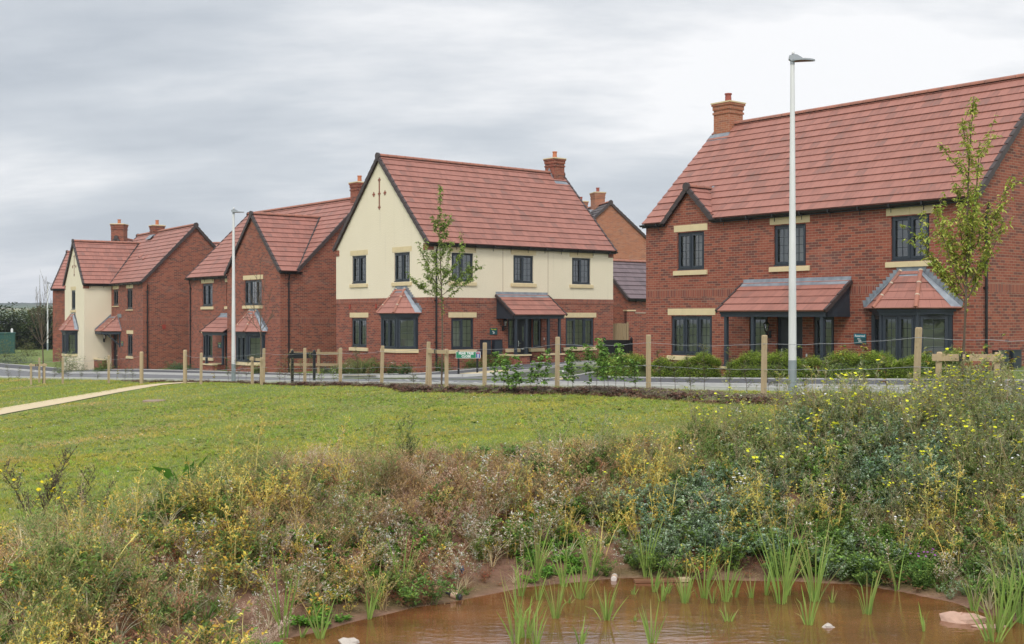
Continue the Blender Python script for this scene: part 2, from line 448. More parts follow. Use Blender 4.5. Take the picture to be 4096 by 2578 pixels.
def verge_run(mb, p, q, out, m=None, gauge=.345, wdt=.10, dep=.15):
    """stepped dry-verge caps from eaves p to ridge q; out = horizontal unit vector away from the gable"""
    m = m or VERGE
    p, q, out = Vector(p), Vector(q), Vector(out); L = (q - p).length; d = (q - p) / L; n = max(1, round(L / gauge)); g = L / n
    up = out.cross(d); up = -up if up.z < 0 else up
    for k in range(n):
        a = p + d * (k * g - .015); b = p + d * ((k + 1) * g)
        A = [a - out * wdt * .5 + up * .055, a + out * wdt * .55 + up * .055, a + out * wdt * .55 - up * (dep - .05), a - out * wdt * .02 - up * (dep - .05)]
        B = [b - out * wdt * .5 + up * .030, b + out * wdt * .55 + up * .030, b + out * wdt * .55 - up * (dep - .025), b - out * wdt * .02 - up * (dep - .025)]
        for j in range(4): mb.poly([A[j], A[(j + 1) % 4], B[(j + 1) % 4], B[j]], m)
        mb.poly(A, m); mb.poly(B, m)

def gutter(mb, p, q, out, brackets=True):
    """half-round gutter from p to q, with brackets and fixing screws' shadows below"""
    p, q, out = Vector(p), Vector(q), Vector(out); L = (q - p).length; d = (q - p) / L; r = .062
    c0 = p + out * .06; z = Vector((0, 0, 1))
    A = []; B = []
    for j in range(8):
        t = math.pi + math.pi * j / 7
        o = out * (math.cos(t) * r) + z * (math.sin(t) * r)
        A.append(c0 + o - d * .02); B.append(c0 + o + d * (L + .02))
    for j in range(7): mb.poly([A[j], A[j + 1], B[j + 1], B[j]], BLACK, None, None, True)
    mb.poly(A, BLACK); mb.poly(B, BLACK); mb.poly([A[0], A[-1], B[-1], B[0]], BLACK)
    mb.poly([c0 - out * .075 + z * .02 - d * .02, c0 - out * .075 + z * .02 + d * (L + .02), c0 - out * .075 - z * .10 + d * (L + .02), c0 - out * .075 - z * .10 - d * .02], BLACK)
    if brackets:
        n = max(2, int(L / .9))
        for k in range(n):
            c = c0 + d * (L * (k + .5) / n) - z * .03
            for s in (-1, 1):
                pass
            u = [c - d * .025 - out * .07, c + d * .025 - out * .07, c + d * .025 + out * .075, c - d * .025 + out * .075]
            for (zz0, zz1) in ((-.045, .05),):
                lo = [x + z * zz0 for x in u]; hi = [x + z * zz1 for x in u]
                for j in range(4): mb.poly([lo[j], lo[(j + 1) % 4], hi[(j + 1) % 4], hi[j]], BLACK)
                mb.poly(lo, BLACK)
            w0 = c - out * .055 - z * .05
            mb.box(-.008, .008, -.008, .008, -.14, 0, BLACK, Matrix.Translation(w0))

def downpipe(parent, M, a, ztop, zbot):
    mb = MB(); r = .036
    mb.tube([(a, .12, ztop), (a, .12, ztop - .10), (a, .06, ztop - .30), (a, .06, ztop - .38), (a, .06, zbot)], r, BLACK, 8, M)
    for z in (ztop - .45, ztop - 2.2, ztop - 3.9):
        mb.tube([(a, .06, z), (a, .06, z - .07)], .046, BLACK, 8, M)
        mb.box(a - .075, a + .075, .0, .045, z - .05, z - .02, BLACK, M)
    return mb.build('downpipe', parent)

def window(parent, M, a0, a1, z0, z1, lights=2, openers=None, lintel=True, sill=True, split=True, dep=.085, sillw=.1, shelf=.5, mull=None, room=True, sillz=.165):
    """casement window: frame with sashes and leaded bars > pane, lintel, sill, interior"""
    mb = MB(); f = .062; W = a1 - a0; y0, y1 = -dep - .03, -dep + .035
    def ring(x0, x1, c0, c1, t, b0, b1, m=DARK):
        mb.box(x0, x1, b0, b1, c0, c0 + t, m, M); mb.box(x0, x1, b0, b1, c1 - t, c1, m, M)
        mb.box(x0, x0 + t, b0, b1, c0 + t, c1 - t, m, M); mb.box(x1 - t, x1, b0, b1, c0 + t, c1 - t, m, M)
    ring(a0, a1, z0, z1, f, y0, y1)
    mb.box(a0 - .0, a1 + .0, y1, y1 + .055, z0 - .012, z0 + .028, DARK, M)
    edges = mull or [a0 + W * k / lights for k in range(lights + 1)]
    for k in range(1, lights): mb.box(edges[k] - .033, edges[k] + .033, y0 + .001, y1 - .001, z0 + f, z1 - f, DARK, M)
    openers = openers if openers is not None else [True] * lights
    for k in range(lights):
        x0 = edges[k] + (f if k == 0 else .033); x1 = edges[k + 1] - (f if k == lights - 1 else .033)
        c0, c1 = z0 + f, z1 - f
        if openers[k]:
            ring(x0 - .012, x1 + .012, c0 - .012, c1 + .012, .066, y1 - .002, y1 + .018)
            x0 += .052; x1 -= .052; c0 += .052; c1 -= .052
        else:
            ring(x0, x1, c0, c1, .018, y0 + .02, y1 - .012)
        nv = 1 if (x1 - x0) < .62 else 2
        yb = -dep + .002
        for j in range(1, nv + 1):
            x = x0 + (x1 - x0) * j / (nv + 1); mb.box(x - .006, x + .006, yb, yb + .008, c0, c1, DARK, M)
        for j in range(1, 4):
            z = c0 + (c1 - c0) * j / 4; mb.box(x0, x1, yb + .0015, yb + .0095, z - .006, z + .006, DARK, M)
    for k in ([0] if lights == 1 else [lights // 2 if lights == 3 else 0, 1 if lights == 2 else 1][:2 if lights == 2 else 1]):
        x = (edges[k] + edges[k + 1]) / 2; mb.box(x - .17, x + .17, y1 + .0, y1 + .03, z1 - .05, z1 - .032, BLACK, M)
    o = mb.build('window', parent)
    g = MB(); g.poly([(a0 + .03, -dep - .004, z0 + .03), (a1 - .03, -dep - .004, z0 + .03), (a1 - .03, -dep - .004, z1 - .03), (a0 + .03, -dep - .004, z1 - .03)], GLASS, None, M); g.build('pane', o)
    if lintel:
        l = MB(); L0, L1 = a0 - .145, a1 + .145; y = .012
        mid = (a0 + a1) / 2
        for (p, q) in ((L0, mid - .003), (mid + .003, L1)): l.box(p, q, -.10, y, z1 + .028, z1 + .24, STONE, M)
        l.box(a0, a1, -.10, y - .02, z1 - .0, z1 + .028, STONE, M)
        l.build('lintel', o)
    if sill:
        s = MB(); L0, L1 = a0 - .15, a1 + .15; mid = (a0 + a1) / 2; zt = z0 - .012
        for (p, q) in ((L0, mid - .003), (mid + .003, L1)):
            P = [(p, -.09, zt), (q, -.09, zt), (q, .055, zt - .03), (p, .055, zt - .03)]; Q = [(p, -.09, zt - sillz), (q, -.09, zt - sillz), (q, .055, zt - sillz), (p, .055, zt - sillz)]
            s.poly(P, STONE, None, M); s.poly([P[3], P[2], Q[2], Q[3]], STONE, None, M); s.poly([Q[0], Q[1], Q[2], Q[3]], STONE, None, M)
            s.poly([P[0], P[3], Q[3], Q[0]], STONE, None, M); s.poly([P[1], P[2], Q[2], Q[1]], STONE, None, M)
        s.build('sill', o)
    if room: interior(o, M, a0, a1, z0, z1, shelf)
    return o

def interior(o, M, a0, a1, z0, z1, shelf=.5):
    r = MB(); e = .02
    x0, x1, c0, c1 = a0 + e, a1 - e, z0 + e, z1 - e; d0, d1 = -.14, -.36
    for P in ([(x0, d0, c0), (x0, d1, c0), (x0, d1, c1), (x0, d0, c1)], [(x1, d0, c0), (x1, d1, c0), (x1, d1, c1), (x1, d0, c1)],
              [(x0, d0, c1), (x1, d0, c1), (x1, d1, c1), (x0, d1, c1)], [(x0, d0, c0), (x1, d0, c0), (x1, d1, c0), (x0, d1, c0)]):
        r.poly(P, PLASTER, None, M)
    rr = random.Random(int(a0 * 977 + z0 * 131)); X0, X1, D, F, C = a0 - .02 - rr.choice((0, .25)), a1 + .02 + rr.choice((0, .25)), -rr.choice((.75, 1.0, 1.5)), c0 - .12, c1 + .04
    PB = rr.choice((PLASTER, PLASTER_B, PLASTER_C))
    for P, m in (([(X0, d1, F), (X0, D, F), (X0, D, C), (X0, d1, C)], PLASTER), ([(X1, d1, F), (X1, D, F), (X1, D, C), (X1, d1, C)], PLASTER),
                 ([(X0, D, F), (X1, D, F), (X1, D, C), (X0, D, C)], PB), ([(X0, d1, C), (X1, d1, C), (X1, D, C), (X0, D, C)], PLASTER),
                 ([(X0, d1, F), (X1, d1, F), (X1, D, F), (X0, D, F)], FLOORI),
                 ([(X0, d1, F), (x0, d1, F), (x0, d1, C), (X0, d1, C)], PLASTER), ([(x1, d1, F), (X1, d1, F), (X1, d1, C), (x1, d1, C)], PLASTER),
                 ([(x0, d1, F), (x1, d1, F), (x1, d1, c0), (x0, d1, c0)], PLASTER), ([(x0, d1, c1), (x1, d1, c1), (x1, d1, C), (x0, d1, C)], PLASTER)):
        r.poly(P, m, None, M)
    r.build('room_interior', o)

def door(parent, M, a0, a1, z0, z1, dep=.10):
    mb = MB(); y0, y1 = -dep - .04, -dep + .03; f = .06
    mb.box(a0, a0 + f, y0, y1, z0, z1, DARK, M); mb.box(a1 - f, a1, y0, y1, z0, z1, DARK, M); mb.box(a0 + f, a1 - f, y0, y1, z1 - f, z1, DARK, M)
    mb.box(a0 + f, a1 - f, y0, y0 + .045, z0, z1 - f, DOOR, M)
    n = 5
    for k in range(1, n):
        x = a0 + f + (a1 - a0 - 2 * f) * k / n; mb.box(x - .004, x + .004, y0 + .045, y0 + .048, z0 + .15, z1 - f - .12, BLACK, M)
    o = mb.build('door', parent)
    h = MB(); x = a0 + f + .07
    h.box(x - .018, x + .018, y0 + .046, y0 + .06, z0 + .92, z0 + 1.16, CHROME, M); h.tube([(x, y0 + .10, z0 + 1.06), (x + .12, y0 + .10, z0 + 1.06)], .012, CHROME, 6, M)
    h.tube([(x, y0 + .05, z0 + 1.06), (x, y0 + .10, z0 + 1.06)], .010, CHROME, 6, M)
    h.build('handle', o)
    g = MB(); xc = (a0 + a1) / 2
    g.box(xc - .045, xc + .045, y0 + .046, y0 + .052, z0 + 1.15, z1 - .35, GLASS, M); g.build('glazing_slot', o)
    l = MB(); l.box(xc - .13, xc + .13, y0 + .046, y0 + .054, z0 + .78, z0 + .83, CHROME, M); l.build('letter_plate', o)
    return o

def lantern(parent, M, a, z):
    mb = MB(); y = .17
    mb.box(a - .05, a + .05, 0, .03, z - .32, z - .10, BLACK, M)
    mb.tube([(a, .02, z - .2), (a, .10, z - .27), (a, y, z - .22), (a, y, z - .14)], .014, BLACK, 6, M)
    mb.tube([(a, y, z - .15), (a, y, z - .12), (a, y, z - .11)], [.03, .055, .06], BLACK, 6, M)
    for k in range(6):
        t = k * math.pi / 3
        p = (a + .055 * math.cos(t), y + .055 * math.sin(t), z - .11); q = (a + .09 * math.cos(t), y + .09 * math.sin(t), z + .10)
        mb.tube([p, q], .008, BLACK, 4, M)
    mb.tube([(a, y, z + .10), (a, y, z + .11), (a, y, z + .17), (a, y, z + .20), (a, y, z + .24)], [.115, .11, .05, .02, .012], BLACK, 6, M, smooth=False)
    o = mb.build('wall_lantern', parent)
    g = MB(); g.tube([(a, y, z - .10), (a, y, z + .10)], [.045, .078], AMBER, 6, M, smooth=False); g.build('lantern_glass', o)
    return o

def chimney(parent, cx, cy, zbase, ztop, w=.68, potm=None, potr=.11, bm=None, depth=None, ridge_axis='u'):
    bm = bm or BRICK; potm = potm or POT; d = depth or w
    mb = MB(); M = Matrix.Translation((cx, cy, 0))
    mb.box(-w / 2, w / 2, -d / 2, d / 2, zbase, ztop - .42, bm, M)
    e = .03
    mb.box(-w / 2 - e, w / 2 + e, -d / 2 - e, d / 2 + e, ztop - .42, ztop - .345, bm, M)
    mb.box(-w / 2, w / 2, -d / 2, d / 2, ztop - .345, ztop - .27, bm, M)
    mb.box(-w / 2 - e, w / 2 + e, -d / 2 - e, d / 2 + e, ztop - .27, ztop - .12, bm, M)
    mb.box(-w / 2 - 2 * e, w / 2 + 2 * e, -d / 2 - 2 * e, d / 2 + 2 * e, ztop - .12, ztop - .045, bm, M)
    mb.box(-w / 2 - 2.6 * e, w / 2 + 2.6 * e, -d / 2 - 2.6 * e, d / 2 + 2.6 * e, ztop - .045, ztop, STONE, M)
    mb.box(-w / 2, w / 2, -d / 2, d / 2, ztop, ztop + .03, MORTAR, M, .06)
    o = mb.build('chimney', parent)
    p = MB(); h = .34
    p.tube([(cx, cy, ztop + .02), (cx, cy, ztop + h * .85), (cx, cy, ztop + h * .86), (cx, cy, ztop + h), (cx, cy, ztop + h - .02)], [potr, potr * .88, potr * 1.08, potr * 1.08, potr * .8], potm, 14)
    p.build('chimney_pot', o)
    return o

def flash_box(mb, cx, cy, w, d, z0, z1, M=None):
    t = .012
    mb.box(cx - w / 2 - t, cx + w / 2 + t, cy - d / 2 - t, cy + d / 2 + t, z0, z1, LEAD, M)

def bay(parent, M, c, zs=.87, depth=.62, fw=.55, sillm=None, base=BRICK):
    """splayed bay window with its hipped tiled roof; M is the wall frame, c the centre along it"""
    hw = fw + depth; P = [(c - hw, 0), (c - fw, depth), (c + fw, depth), (c + hw, 0)]; zt = 2.22
    # plinth
    mb = MB()
    for k in range(3):
        (a, b), (a2, b2) = P[k], P[k + 1]; l = math.hypot(a2 - a, b2 - b)
        mb.poly([(a, b, -.5), (a2, b2, -.5), (a2, b2, zs), (a, b, zs)], base, [(a, -.5), (a + l, -.5), (a + l, zs), (a, zs)], M)
    mb.poly([(a, b, zs) for a, b in P], base, None, M)
    root = mb.build('bay_window', parent)
    s = MB(); e = .055
    Q = [(c - hw - e * 1.6, 0), (c - fw - e * .5, depth + e), (c + fw + e * .5, depth + e), (c + hw + e * 1.6, 0)]
    s.poly([(a, b, zs + .13) for a, b in P], STONE, None, M)
    for k in range(3):
        (a, b), (a2, b2) = Q[k], Q[k + 1]
        s.poly([(a, b, zs - .02), (a2, b2, zs - .02), (a2, b2, zs + .13), (a, b, zs + .13)], STONE, None, M)
    s.poly([(a, b, zs + .13) for a, b in Q], STONE, None, M); s.poly([(a, b, zs - .02) for a, b in Q], STONE, None, M)
    s.build('sill', root)
    zf = zs + .13
    faces = ((P[0], P[1], 1), (P[1], P[2], 2), (P[2], P[3], 1))
    wo = MB()
    for k, (p, q, nl) in enumerate(faces):
        l = math.hypot(q[0] - p[0], q[1] - p[1]); d = Vector(((q[0] - p[0]) / l, (q[1] - p[1]) / l, 0)); nr = Vector((-d.y, d.x, 0))
        F = M @ fr((p[0], p[1], 0), d, nr)
        w_ = MB()
        o = window(root, F, .045, l - .045, zf, zt, nl, [True] * nl, False, False, dep=.05, room=False)
    for (a, b) in (P[1], P[2]):
        wo.tube([(a, b - .03, zf), (a, b - .03, zt)], .06, DARK, 8, M); wo.build('corner_post', root); wo = MB()
    for (a, b) in (P[0], P[3]):
        wo.box(a - .05, a + .05, -.02, .05, zf, zt, DARK, M); wo.build('corner_post', root); wo = MB()
    # room behind the bay
    r = MB(); X0, X1 = c - hw + .08, c + hw - .08
    for Pp, m in (([(X0, -1.3, .2), (X1, -1.3, .2), (X1, -1.3, 2.5), (X0, -1.3, 2.5)], PLASTER), ([(X0, 0, .2), (X0, -2.8, .2), (X0, -2.8, 2.5), (X0, 0, 2.5)], PLASTER),
                  ([(X1, 0, .2), (X1, -2.8, .2), (X1, -2.8, 2.5), (X1, 0, 2.5)], PLASTER), ([(X0, 0, .2), (X1, 0, .2), (X1, -2.8, .2), (X0, -2.8, .2)], FLOORI),
                  ([(X0, depth - .1, 2.24), (X1, depth - .1, 2.24), (X1, -2.8, 2.24), (X0, -2.8, 2.24)], PLASTER)):
        r.poly(Pp, m, None, M)
    r.build('room_interior', root)
    # fascia
    fb = MB(); 
    for (z0, z1, e) in ((zt, zt + .09, .05), (zt + .09, zt + .17, .10)):
        Q = [(c - hw - e * 1.4, 0), (c - fw - e * .41, depth + e), (c + fw + e * .41, depth + e), (c + hw + e * 1.4, 0)]
        for k in range(3):
            (a, b), (a2, b2) = Q[k], Q[k + 1]; fb.poly([(a, b, z0), (a2, b2, z0), (a2, b2, z1), (a, b, z1)], DARKP, None, M)
        fb.poly([(a, b, z0) for a, b in Q], DARKP, None, M); fb.poly([(a, b, z1) for a, b in Q], DARKP, None, M)
    fb.build('fascia', root)
    # hipped roof
    ze, zr = zt + .17, zt + 1.17; e = .20; B = M.to_3x3()
    E = [Vector((c - hw - e * 1.55, 0, ze)), Vector((c - fw - e * .45, depth + e, ze)), Vector((c + fw + e * .45, depth + e, ze)), Vector((c + hw + e * 1.55, 0, ze))]
    Tt = [Vector((c - .30, .04, zr)), Vector((c + .30, .04, zr))]
    rb = MB()
    def plane(pts):   # pts: eaves start, eaves end, then upper points, in wall frame
        p = [M @ v for v in pts]; U = (p[1] - p[0]).normalized(); nrm = U.cross(p[2] - p[0]).normalized(); S = nrm.cross(U)
        if S.z < 0: S = -S
        poly = [((v - p[0]).dot(U), (v - p[0]).dot(S)) for v in p]
        roof_plane(rb, poly, p[0], U, S, TILE, .29, .022, .07)
    plane([E[1], E[2], Tt[1], Tt[0]]); plane([E[0], E[1], Tt[0]]); plane([E[2], E[3], Tt[1]])
    rb.poly([M @ v for v in E], DARKP)
    ro = rb.build('bay_roof', root)
    up = Vector((0, 0, .035))
    for q_ in (0, 1): hb = MB(); ridge_run(hb, M @ (E[1 + q_] + up), M @ (Tt[q_] + up), RIDGE, .062, .38); hb.build('hip_tiles', ro)
    lb = MB()
    for (lo, hi, sg) in ((E[0], Tt[0], -1), (E[3], Tt[1], 1)):
        d = (hi - lo); n = 11
        q = [lo + Vector((0, .012, .0)), hi + Vector((0, .012, .0)), hi + Vector((sg * .0, .012, .18)), lo + Vector((sg * .16, .012, .05))]
        # stepped flashing
        for k in range(n):
            a = lo + d * (k / n); b = lo + d * ((k + 1) / n)
            lb.poly([(a.x, .014, a.z), (b.x, .014, b.z), (b.x, .014, b.z + .15), (a.x + sg * .055, .014, b.z + .15)], LEAD, None, M)
        inn = Vector((-sg * .15, .17, -.02))
        lb.poly([lo + Vector((0, .015, .045)), hi + Vector((0, .015, .05)), hi + Vector((-sg * .02, .10, .02)), lo + Vector((-sg * .20, .19, .055))], LEAD, None, M)
    lb.box(c - .33, c + .33, .0, .02, zr - .02, zr + .15, LEAD, M)
    lb.poly([(c - .30, .02, zr + .03), (c + .30, .02, zr + .03), (c + .38, .16, zr - .12), (c - .38, .16, zr - .12)], LEAD, None, M)
    lb.build('lead_flashing', ro)
    return root

def porch(parent, M, a0, a1, depth, posts, walls, ztop=3.18, ze=2.33, dwarf=.62, ends=(True, True), mult=1):
    """lean-to porch: tiled canopy > flashing; beam, posts, dwarf walls with copings"""
    rb = MB(); O = M @ Vector((a0 - .06, depth + .14, ze)); U = M.to_3x3() @ Vector((1, 0, 0)); top = M @ Vector((a0 - .06, .03, ztop)); S = top - O
    L = a1 - a0 + .12
    roof_plane(rb, [(0, 0), (L, 0), (L, S.length), (0, S.length)], O, U, S, TILE, .36, .026)
    ro = rb.build('porch_roof', parent)
    lb = MB(); lb.poly([(a0 - .06, .014, ztop + .14), (a1 + .06, .014, ztop + .14), (a1 + .03, .03, ztop - .0), (a0 - .03, .03, ztop - .0)], LEAD, None, M)
    sl = (ze - ztop) / (depth + .11)
    lb.poly([(a0 - .06, .02, ztop + .05), (a1 + .06, .02, ztop + .05), (a1 + .07, .20, ztop + .052 + sl * .19), (a0 - .07, .20, ztop + .052 + sl * .19)], LEAD, None, M); lb.build('lead_flashing', ro)
    vb = MB(); B = M.to_3x3()
    for i, a in enumerate((a0 - .06, a1 + .06)):
        if ends[i]: verge_run(vb, M @ Vector((a, depth + .14, ze + .01)), M @ Vector((a, .03, ztop + .01)), B @ Vector((-1 if i == 0 else 1, 0, 0)), None, .36, .07, .10); vb.build('verge_trim', ro); vb = MB()
    fb = MB(); fb.box(a0, a1, depth - .07, depth + .03, ze - .16, ze - .02, DARKP, M); fb.box(a0 - .02, a1 + .02, depth + .03, depth + .05, ze - .07, ze - .005, DARKP, M)
    for i, a in enumerate((a0, a1 - .04)):
        if ends[i]:
            z1 = ztop - .03
            for b0 in (a, a + .04):
                fb.poly([(b0, .0, ze - .16), (b0, depth, ze - .16), (b0, depth, ze - .02), (b0, .02, z1)], DARKP, None, M)
            fb.poly([(a, 0, ze - .16), (a + .04, 0, ze - .16), (a + .04, depth, ze - .16), (a, depth, ze - .16)], DARKP, None, M)
    fb.poly([(a0, .0, ze - .10), (a1, .0, ze - .10), (a1, depth, ze - .10), (a0, depth, ze - .10)], WHITEP, None, M)
    fb.build('porch_beam', parent)
    for a in posts:
        pb = MB(); pb.box(a - .05, a + .05, depth - .09, depth + .01, dwarf + .06, ze - .16, DARKP, M); pb.box(a - .07, a + .07, depth - .11, depth + .03, dwarf + .06, dwarf + .12, DARKP, M)
        pb.build('porch_post', parent)
    for (w0, w1, ret) in walls:
        wb = MB(); T_ = .22
        wb.box(w0, w1, depth - T_ + .07, depth + .07, -.5, dwarf, BRICK, M)
        if ret == 'l': wb.box(w0, w0 + T_, 0, depth - T_ + .07, -.5, dwarf, BRICK, M)
        if ret == 'r': wb.box(w1 - T_, w1, 0, depth - T_ + .07, -.5, dwarf, BRICK, M)
        o = wb.build('dwarf_wall', parent)
        cb = MB(); cb.box(w0 - .05, w1 + .05, depth - T_ + .03, depth + .12, dwarf, dwarf + .06, STONE, M)
        if ret == 'l': cb.box(w0 - .05, w0 + T_ + .05, 0, depth - T_ + .029, dwarf, dwarf + .06, STONE, M)
        if ret == 'r': cb.box(w1 - T_ - .05, w1 + .05, 0, depth - T_ + .029, dwarf, dwarf + .06, STONE, M)
        cb.build('coping', o)

def gable_roof(parent, u0, u1, v0, v1, ze, zr, axis='u', ov=.12, vo=.07, m=None, chk=None, verges=(True, True), ridge=True, gut=(True, False), name='roof', r0=None, r1=None, vm=None, cut=None, notch=None):
    """pitched roof with ridge along axis; ends at u0/u1 (axis u)"""
    m = m or TILE; rb = MB()
    def P(a, b, z): return Vector((a, b, z)) if axis == 'u' else Vector((b, a, z))
    mid = (v0 + v1) / 2; L = (u1 - u0) + 2 * vo
    for sgn, vb in ((-1, v0), (1, v1)):
        O = P(u0 - vo, vb + sgn * ov, ze); top = P(u0 - vo, mid, zr); U = P(1, 0, 0); S = top - O
        q0, q1 = cut if cut else (L, L)
        if notch and sgn < 0:
            n0, n1, ns = notch
            for P4 in ([(0, 0), (n0, 0), (n0, S.length), (0, S.length)], [(n1, 0), (L, 0), (L, S.length), (n1, S.length)], [(n0, ns), (n1, ns), (n1, S.length), (n0, S.length)]): roof_plane(rb, P4, O, U, S, m)
        else: roof_plane(rb, [(0, 0), (q0, 0), (q1, S.length), (0, S.length)], O, U, S, m, .345, .03, 0 if sgn < 0 else .1)
    ro = rb.build(name, parent)
    if ridge:
        b = MB(); ridge_run(b, P(u0 - vo + (r0 or 0), mid, zr + .02), P(u1 + vo - (r1 or 0), mid, zr + .02), RIDGE, .125, .45, False); b.build('ridge_tiles', ro)
    vb_ = MB()
    for i, a in enumerate((u0 - vo, u1 + vo)):
        if not verges[i]: continue
        out = P(-1 if i == 0 else 1, 0, 0)
        for sgn, vb in ((-1, v0), (1, v1)):
            verge_run(vb_, P(a, vb + sgn * ov, ze + .005), P(a, mid, zr + .0), out, vm)
        # ridge end cap
        c = P(a, mid, zr + .02); x = P(0, 1, 0); ring = []
        for k in range(12):
            t = 2 * math.pi * k / 12; ring.append(c + x * math.cos(t) * .15 + Vector((0, 0, 1)) * (math.sin(t) * .15 - .02))
        A = [p + out * .07 for p in ring]; vb_.poly(A, vm or VERGE); Bq = [p - out * .03 for p in ring]
        for k in range(12): vb_.poly([A[k], A[(k + 1) % 12], Bq[(k + 1) % 12], Bq[k]], vm or VERGE)
        vb_.build('verge_trim', ro); vb_ = MB()
    gb = MB()
    for i, (sgn, vb) in enumerate(((-1, v0), (1, v1))):
        if gut[i]:
            segs = gut[i] if isinstance(gut[i], list) else [(u0 - vo, u1 + vo)]
            for (g0, g1) in segs: gutter(gb, P(g0, vb + sgn * ov, ze - .035), P(g1, vb + sgn * ov, ze - .035), P(0, sgn, 0))
    if gb.v: gb.build('gutter', ro)
    return ro

def meter_box(parent, M, a0, a1, z0, z1):
    b = MB(); b.box(a0, a1, 0, .20, z0, z1, DARK, M, 0); b.box(a0 + .025, a1 - .025, .20, .215, z0 + .03, z1 - .03, DARK, M)
    b.box(a0 - .01, a1 + .01, 0, .23, z1, z1 + .025, DARK, M)
    b.tube([((a0 + a1) / 2, .07, z0), ((a0 + a1) / 2, .07, -.2)], .03, BLACK, 6, M)
    return b.build('meter_box', parent, bevel=.008)


def letters(parent, s, size, x, y, z, m, bold=.0018, name='lettering'):
    """raised lettering reading along +x and facing -y of its parent"""
    cu = bpy.data.curves.new(name, 'FONT'); cu.body = s; cu.size = size; cu.extrude = .001; cu.align_x = 'CENTER'; cu.align_y = 'CENTER'; cu.offset = bold; cu.resolution_u = 3
    cu.materials.append(m); tmp = bpy.data.objects.new('tmp', cu); COL.objects.link(tmp); bpy.context.view_layer.update()
    me = bpy.data.meshes.new_from_object(tmp, depsgraph=bpy.context.evaluated_depsgraph_get()); bpy.data.objects.remove(tmp); bpy.data.curves.remove(cu)
    o = bpy.data.objects.new(name, me); link(o, parent); o.location = (x, y, z); o.rotation_euler = (R(90), 0, 0)
    return o

def sale_sign(H, pos, quarter, word, num, label, wordm, two=False):
    """small plot board fixed on a house wall"""
    t = thing('plot_sign', label, 'sign', H.matrix_world @ Vector(pos), H.rotation_euler.z + quarter, 'plot signs on the house walls')
    b = MB(); b.box(-.20, .20, -.018, .0, -.145, .145, SIGNT); b.build('board', t)
    if two: b2 = MB(); b2.box(-.20, .20, -.021, -.018, .03, .145, SIGNT2); b2.build('heading_band', t)
    letters(t, word, .088, 0, -.0225, .085, wordm); letters(t, "Plot -", .05, -.02, -.0225, .0, WHITEP); letters(t, num, .095, 0, -.0225, -.07, WHITEP, .003)
    return t

# ================================================================ HOUSES
def house(name, label, X, Y, th, G, group=None):
    t = thing(name, label, 'house', (X, Y, G), -th, group)
    t.matrix_world = Matrix.Translation((X, Y, G)) @ Matrix.Rotation(-th, 4, 'Z')
    return t
def FRONT(v=0, u=0): return fr((u, v, 0), (1, 0, 0), (0, -1, 0))
def SIDE(u=0, v=0): return fr((u, v, 0), (0, 1, 0), (1, 0, 0))
def LEFT(u=0, v=0): return fr((u, v, 0), (0, 1, 0), (-1, 0, 0))
def BACK(v=0, u=0): return fr((u, v, 0), (1, 0, 0), (0, 1, 0))
UZ = (3.70, 4.91); GZ = (.94, 2.20)
def brickf(z): return BRICK_S if 2.82 < z < 3.05 else BRICK
def half(z): return RENDER if z > 3.05 else (BRICK_S if z > 2.82 else BRICK)
GR = 'new houses along the close'

# ---- house one, right of the picture
H1 = house('brick_house', 'large red brick house on the right with lean-to porch and orange-brick chimney', 4.506, 39.646, .891, -2.16, GR)
L, Dp = 11.86, 7.41; M = FRONT(); mb = MB()
upw = [(1.43, 2.58), (5.36, 6.53), (9.37, 10.53)]; grw = [(1.15, 2.91, 3), (4.42, 5.13, 1), (6.80, 7.51, 1)]
holes = [(a, b, *UZ) for a, b in upw] + [(a, b, *GZ) for a, b, n in grw] + [(5.46, 6.41, .06, 2.2), (8.85, 11.15, .9, 2.3)]
wall(mb, M, 0, L, -.6, 5.25, holes, brickf)
gable(mb, FRONT(-.0), [(.90, 5.25), (2.98, 5.25), (1.94, 6.24)], BRICK)
for K, uo in ((LEFT(0), .1), (SIDE(L), 0)):
    wall(mb, K, 0, Dp, -.6, 5.25, [], brickf, uo); gable(mb, K, [(0, 5.25), (Dp, 5.25), (Dp / 2, 8.83)], BRICK, uo)
wall(mb, BACK(Dp), 0, L, -.6, 5.25, [], brickf)
mb.build('wall', H1)
for a, b in upw: window(H1, M, a, b, *UZ, 2)
window(H1, M, 1.15, 2.91, *GZ, 3)
for a, b in ((4.42, 5.13), (6.80, 7.51)): window(H1, M, a, b, GZ[0] + .05, GZ[1], 1, lintel=False)
door(H1, M, 5.46, 6.41, .06, 2.2)
ro = gable_roof(H1, 0, L, 0, Dp, 5.27, 8.92, gut=([(-.07, .95), (3.0, L + .07)], False), r0=.62, verges=(False, True), notch=(.07 + .88, .07 + 3.0, .20))
g = MB()   # gablet roof over the first upper window
for sgn in (-1, 1):
    O = Vector((1.94 + sgn * 1.14, -.10, 5.21)); top = Vector((1.94, -.10, 6.36)); S = top - O
    roof_plane(g, [(0, 0), (1.35, 0), (1.35, S.length), (0, S.length)], O, (0, 1, 0), S, TILE, .345, .03)
gr = g.build('gablet_roof', ro)
g = MB(); ridge_run(g, (1.94, -.12, 6.38), (1.94, 1.02, 6.38), RIDGE, .11, .38, False); g.build('ridge_tiles', gr)
g = MB()
for sgn in (-1, 1): verge_run(g, (1.94 + sgn * 1.14, -.10, 5.215), (1.94, -.10, 6.36), (0, -1, 0), None, .345, .09, .14)
ring = [Vector((1.94 + math.cos(t) * .14, -.17, 6.37 + math.sin(t) * .14)) for t in [2 * math.pi * k / 12 for k in range(12)]]
g.poly(ring, VERGE)
for k in range(12): g.poly([ring[k], ring[(k + 1) % 12], ring[(k + 1) % 12] + Vector((0, .08, 0)), ring[k] + Vector((0, .08, 0))], VERGE)
g.build('verge_trim', gr)
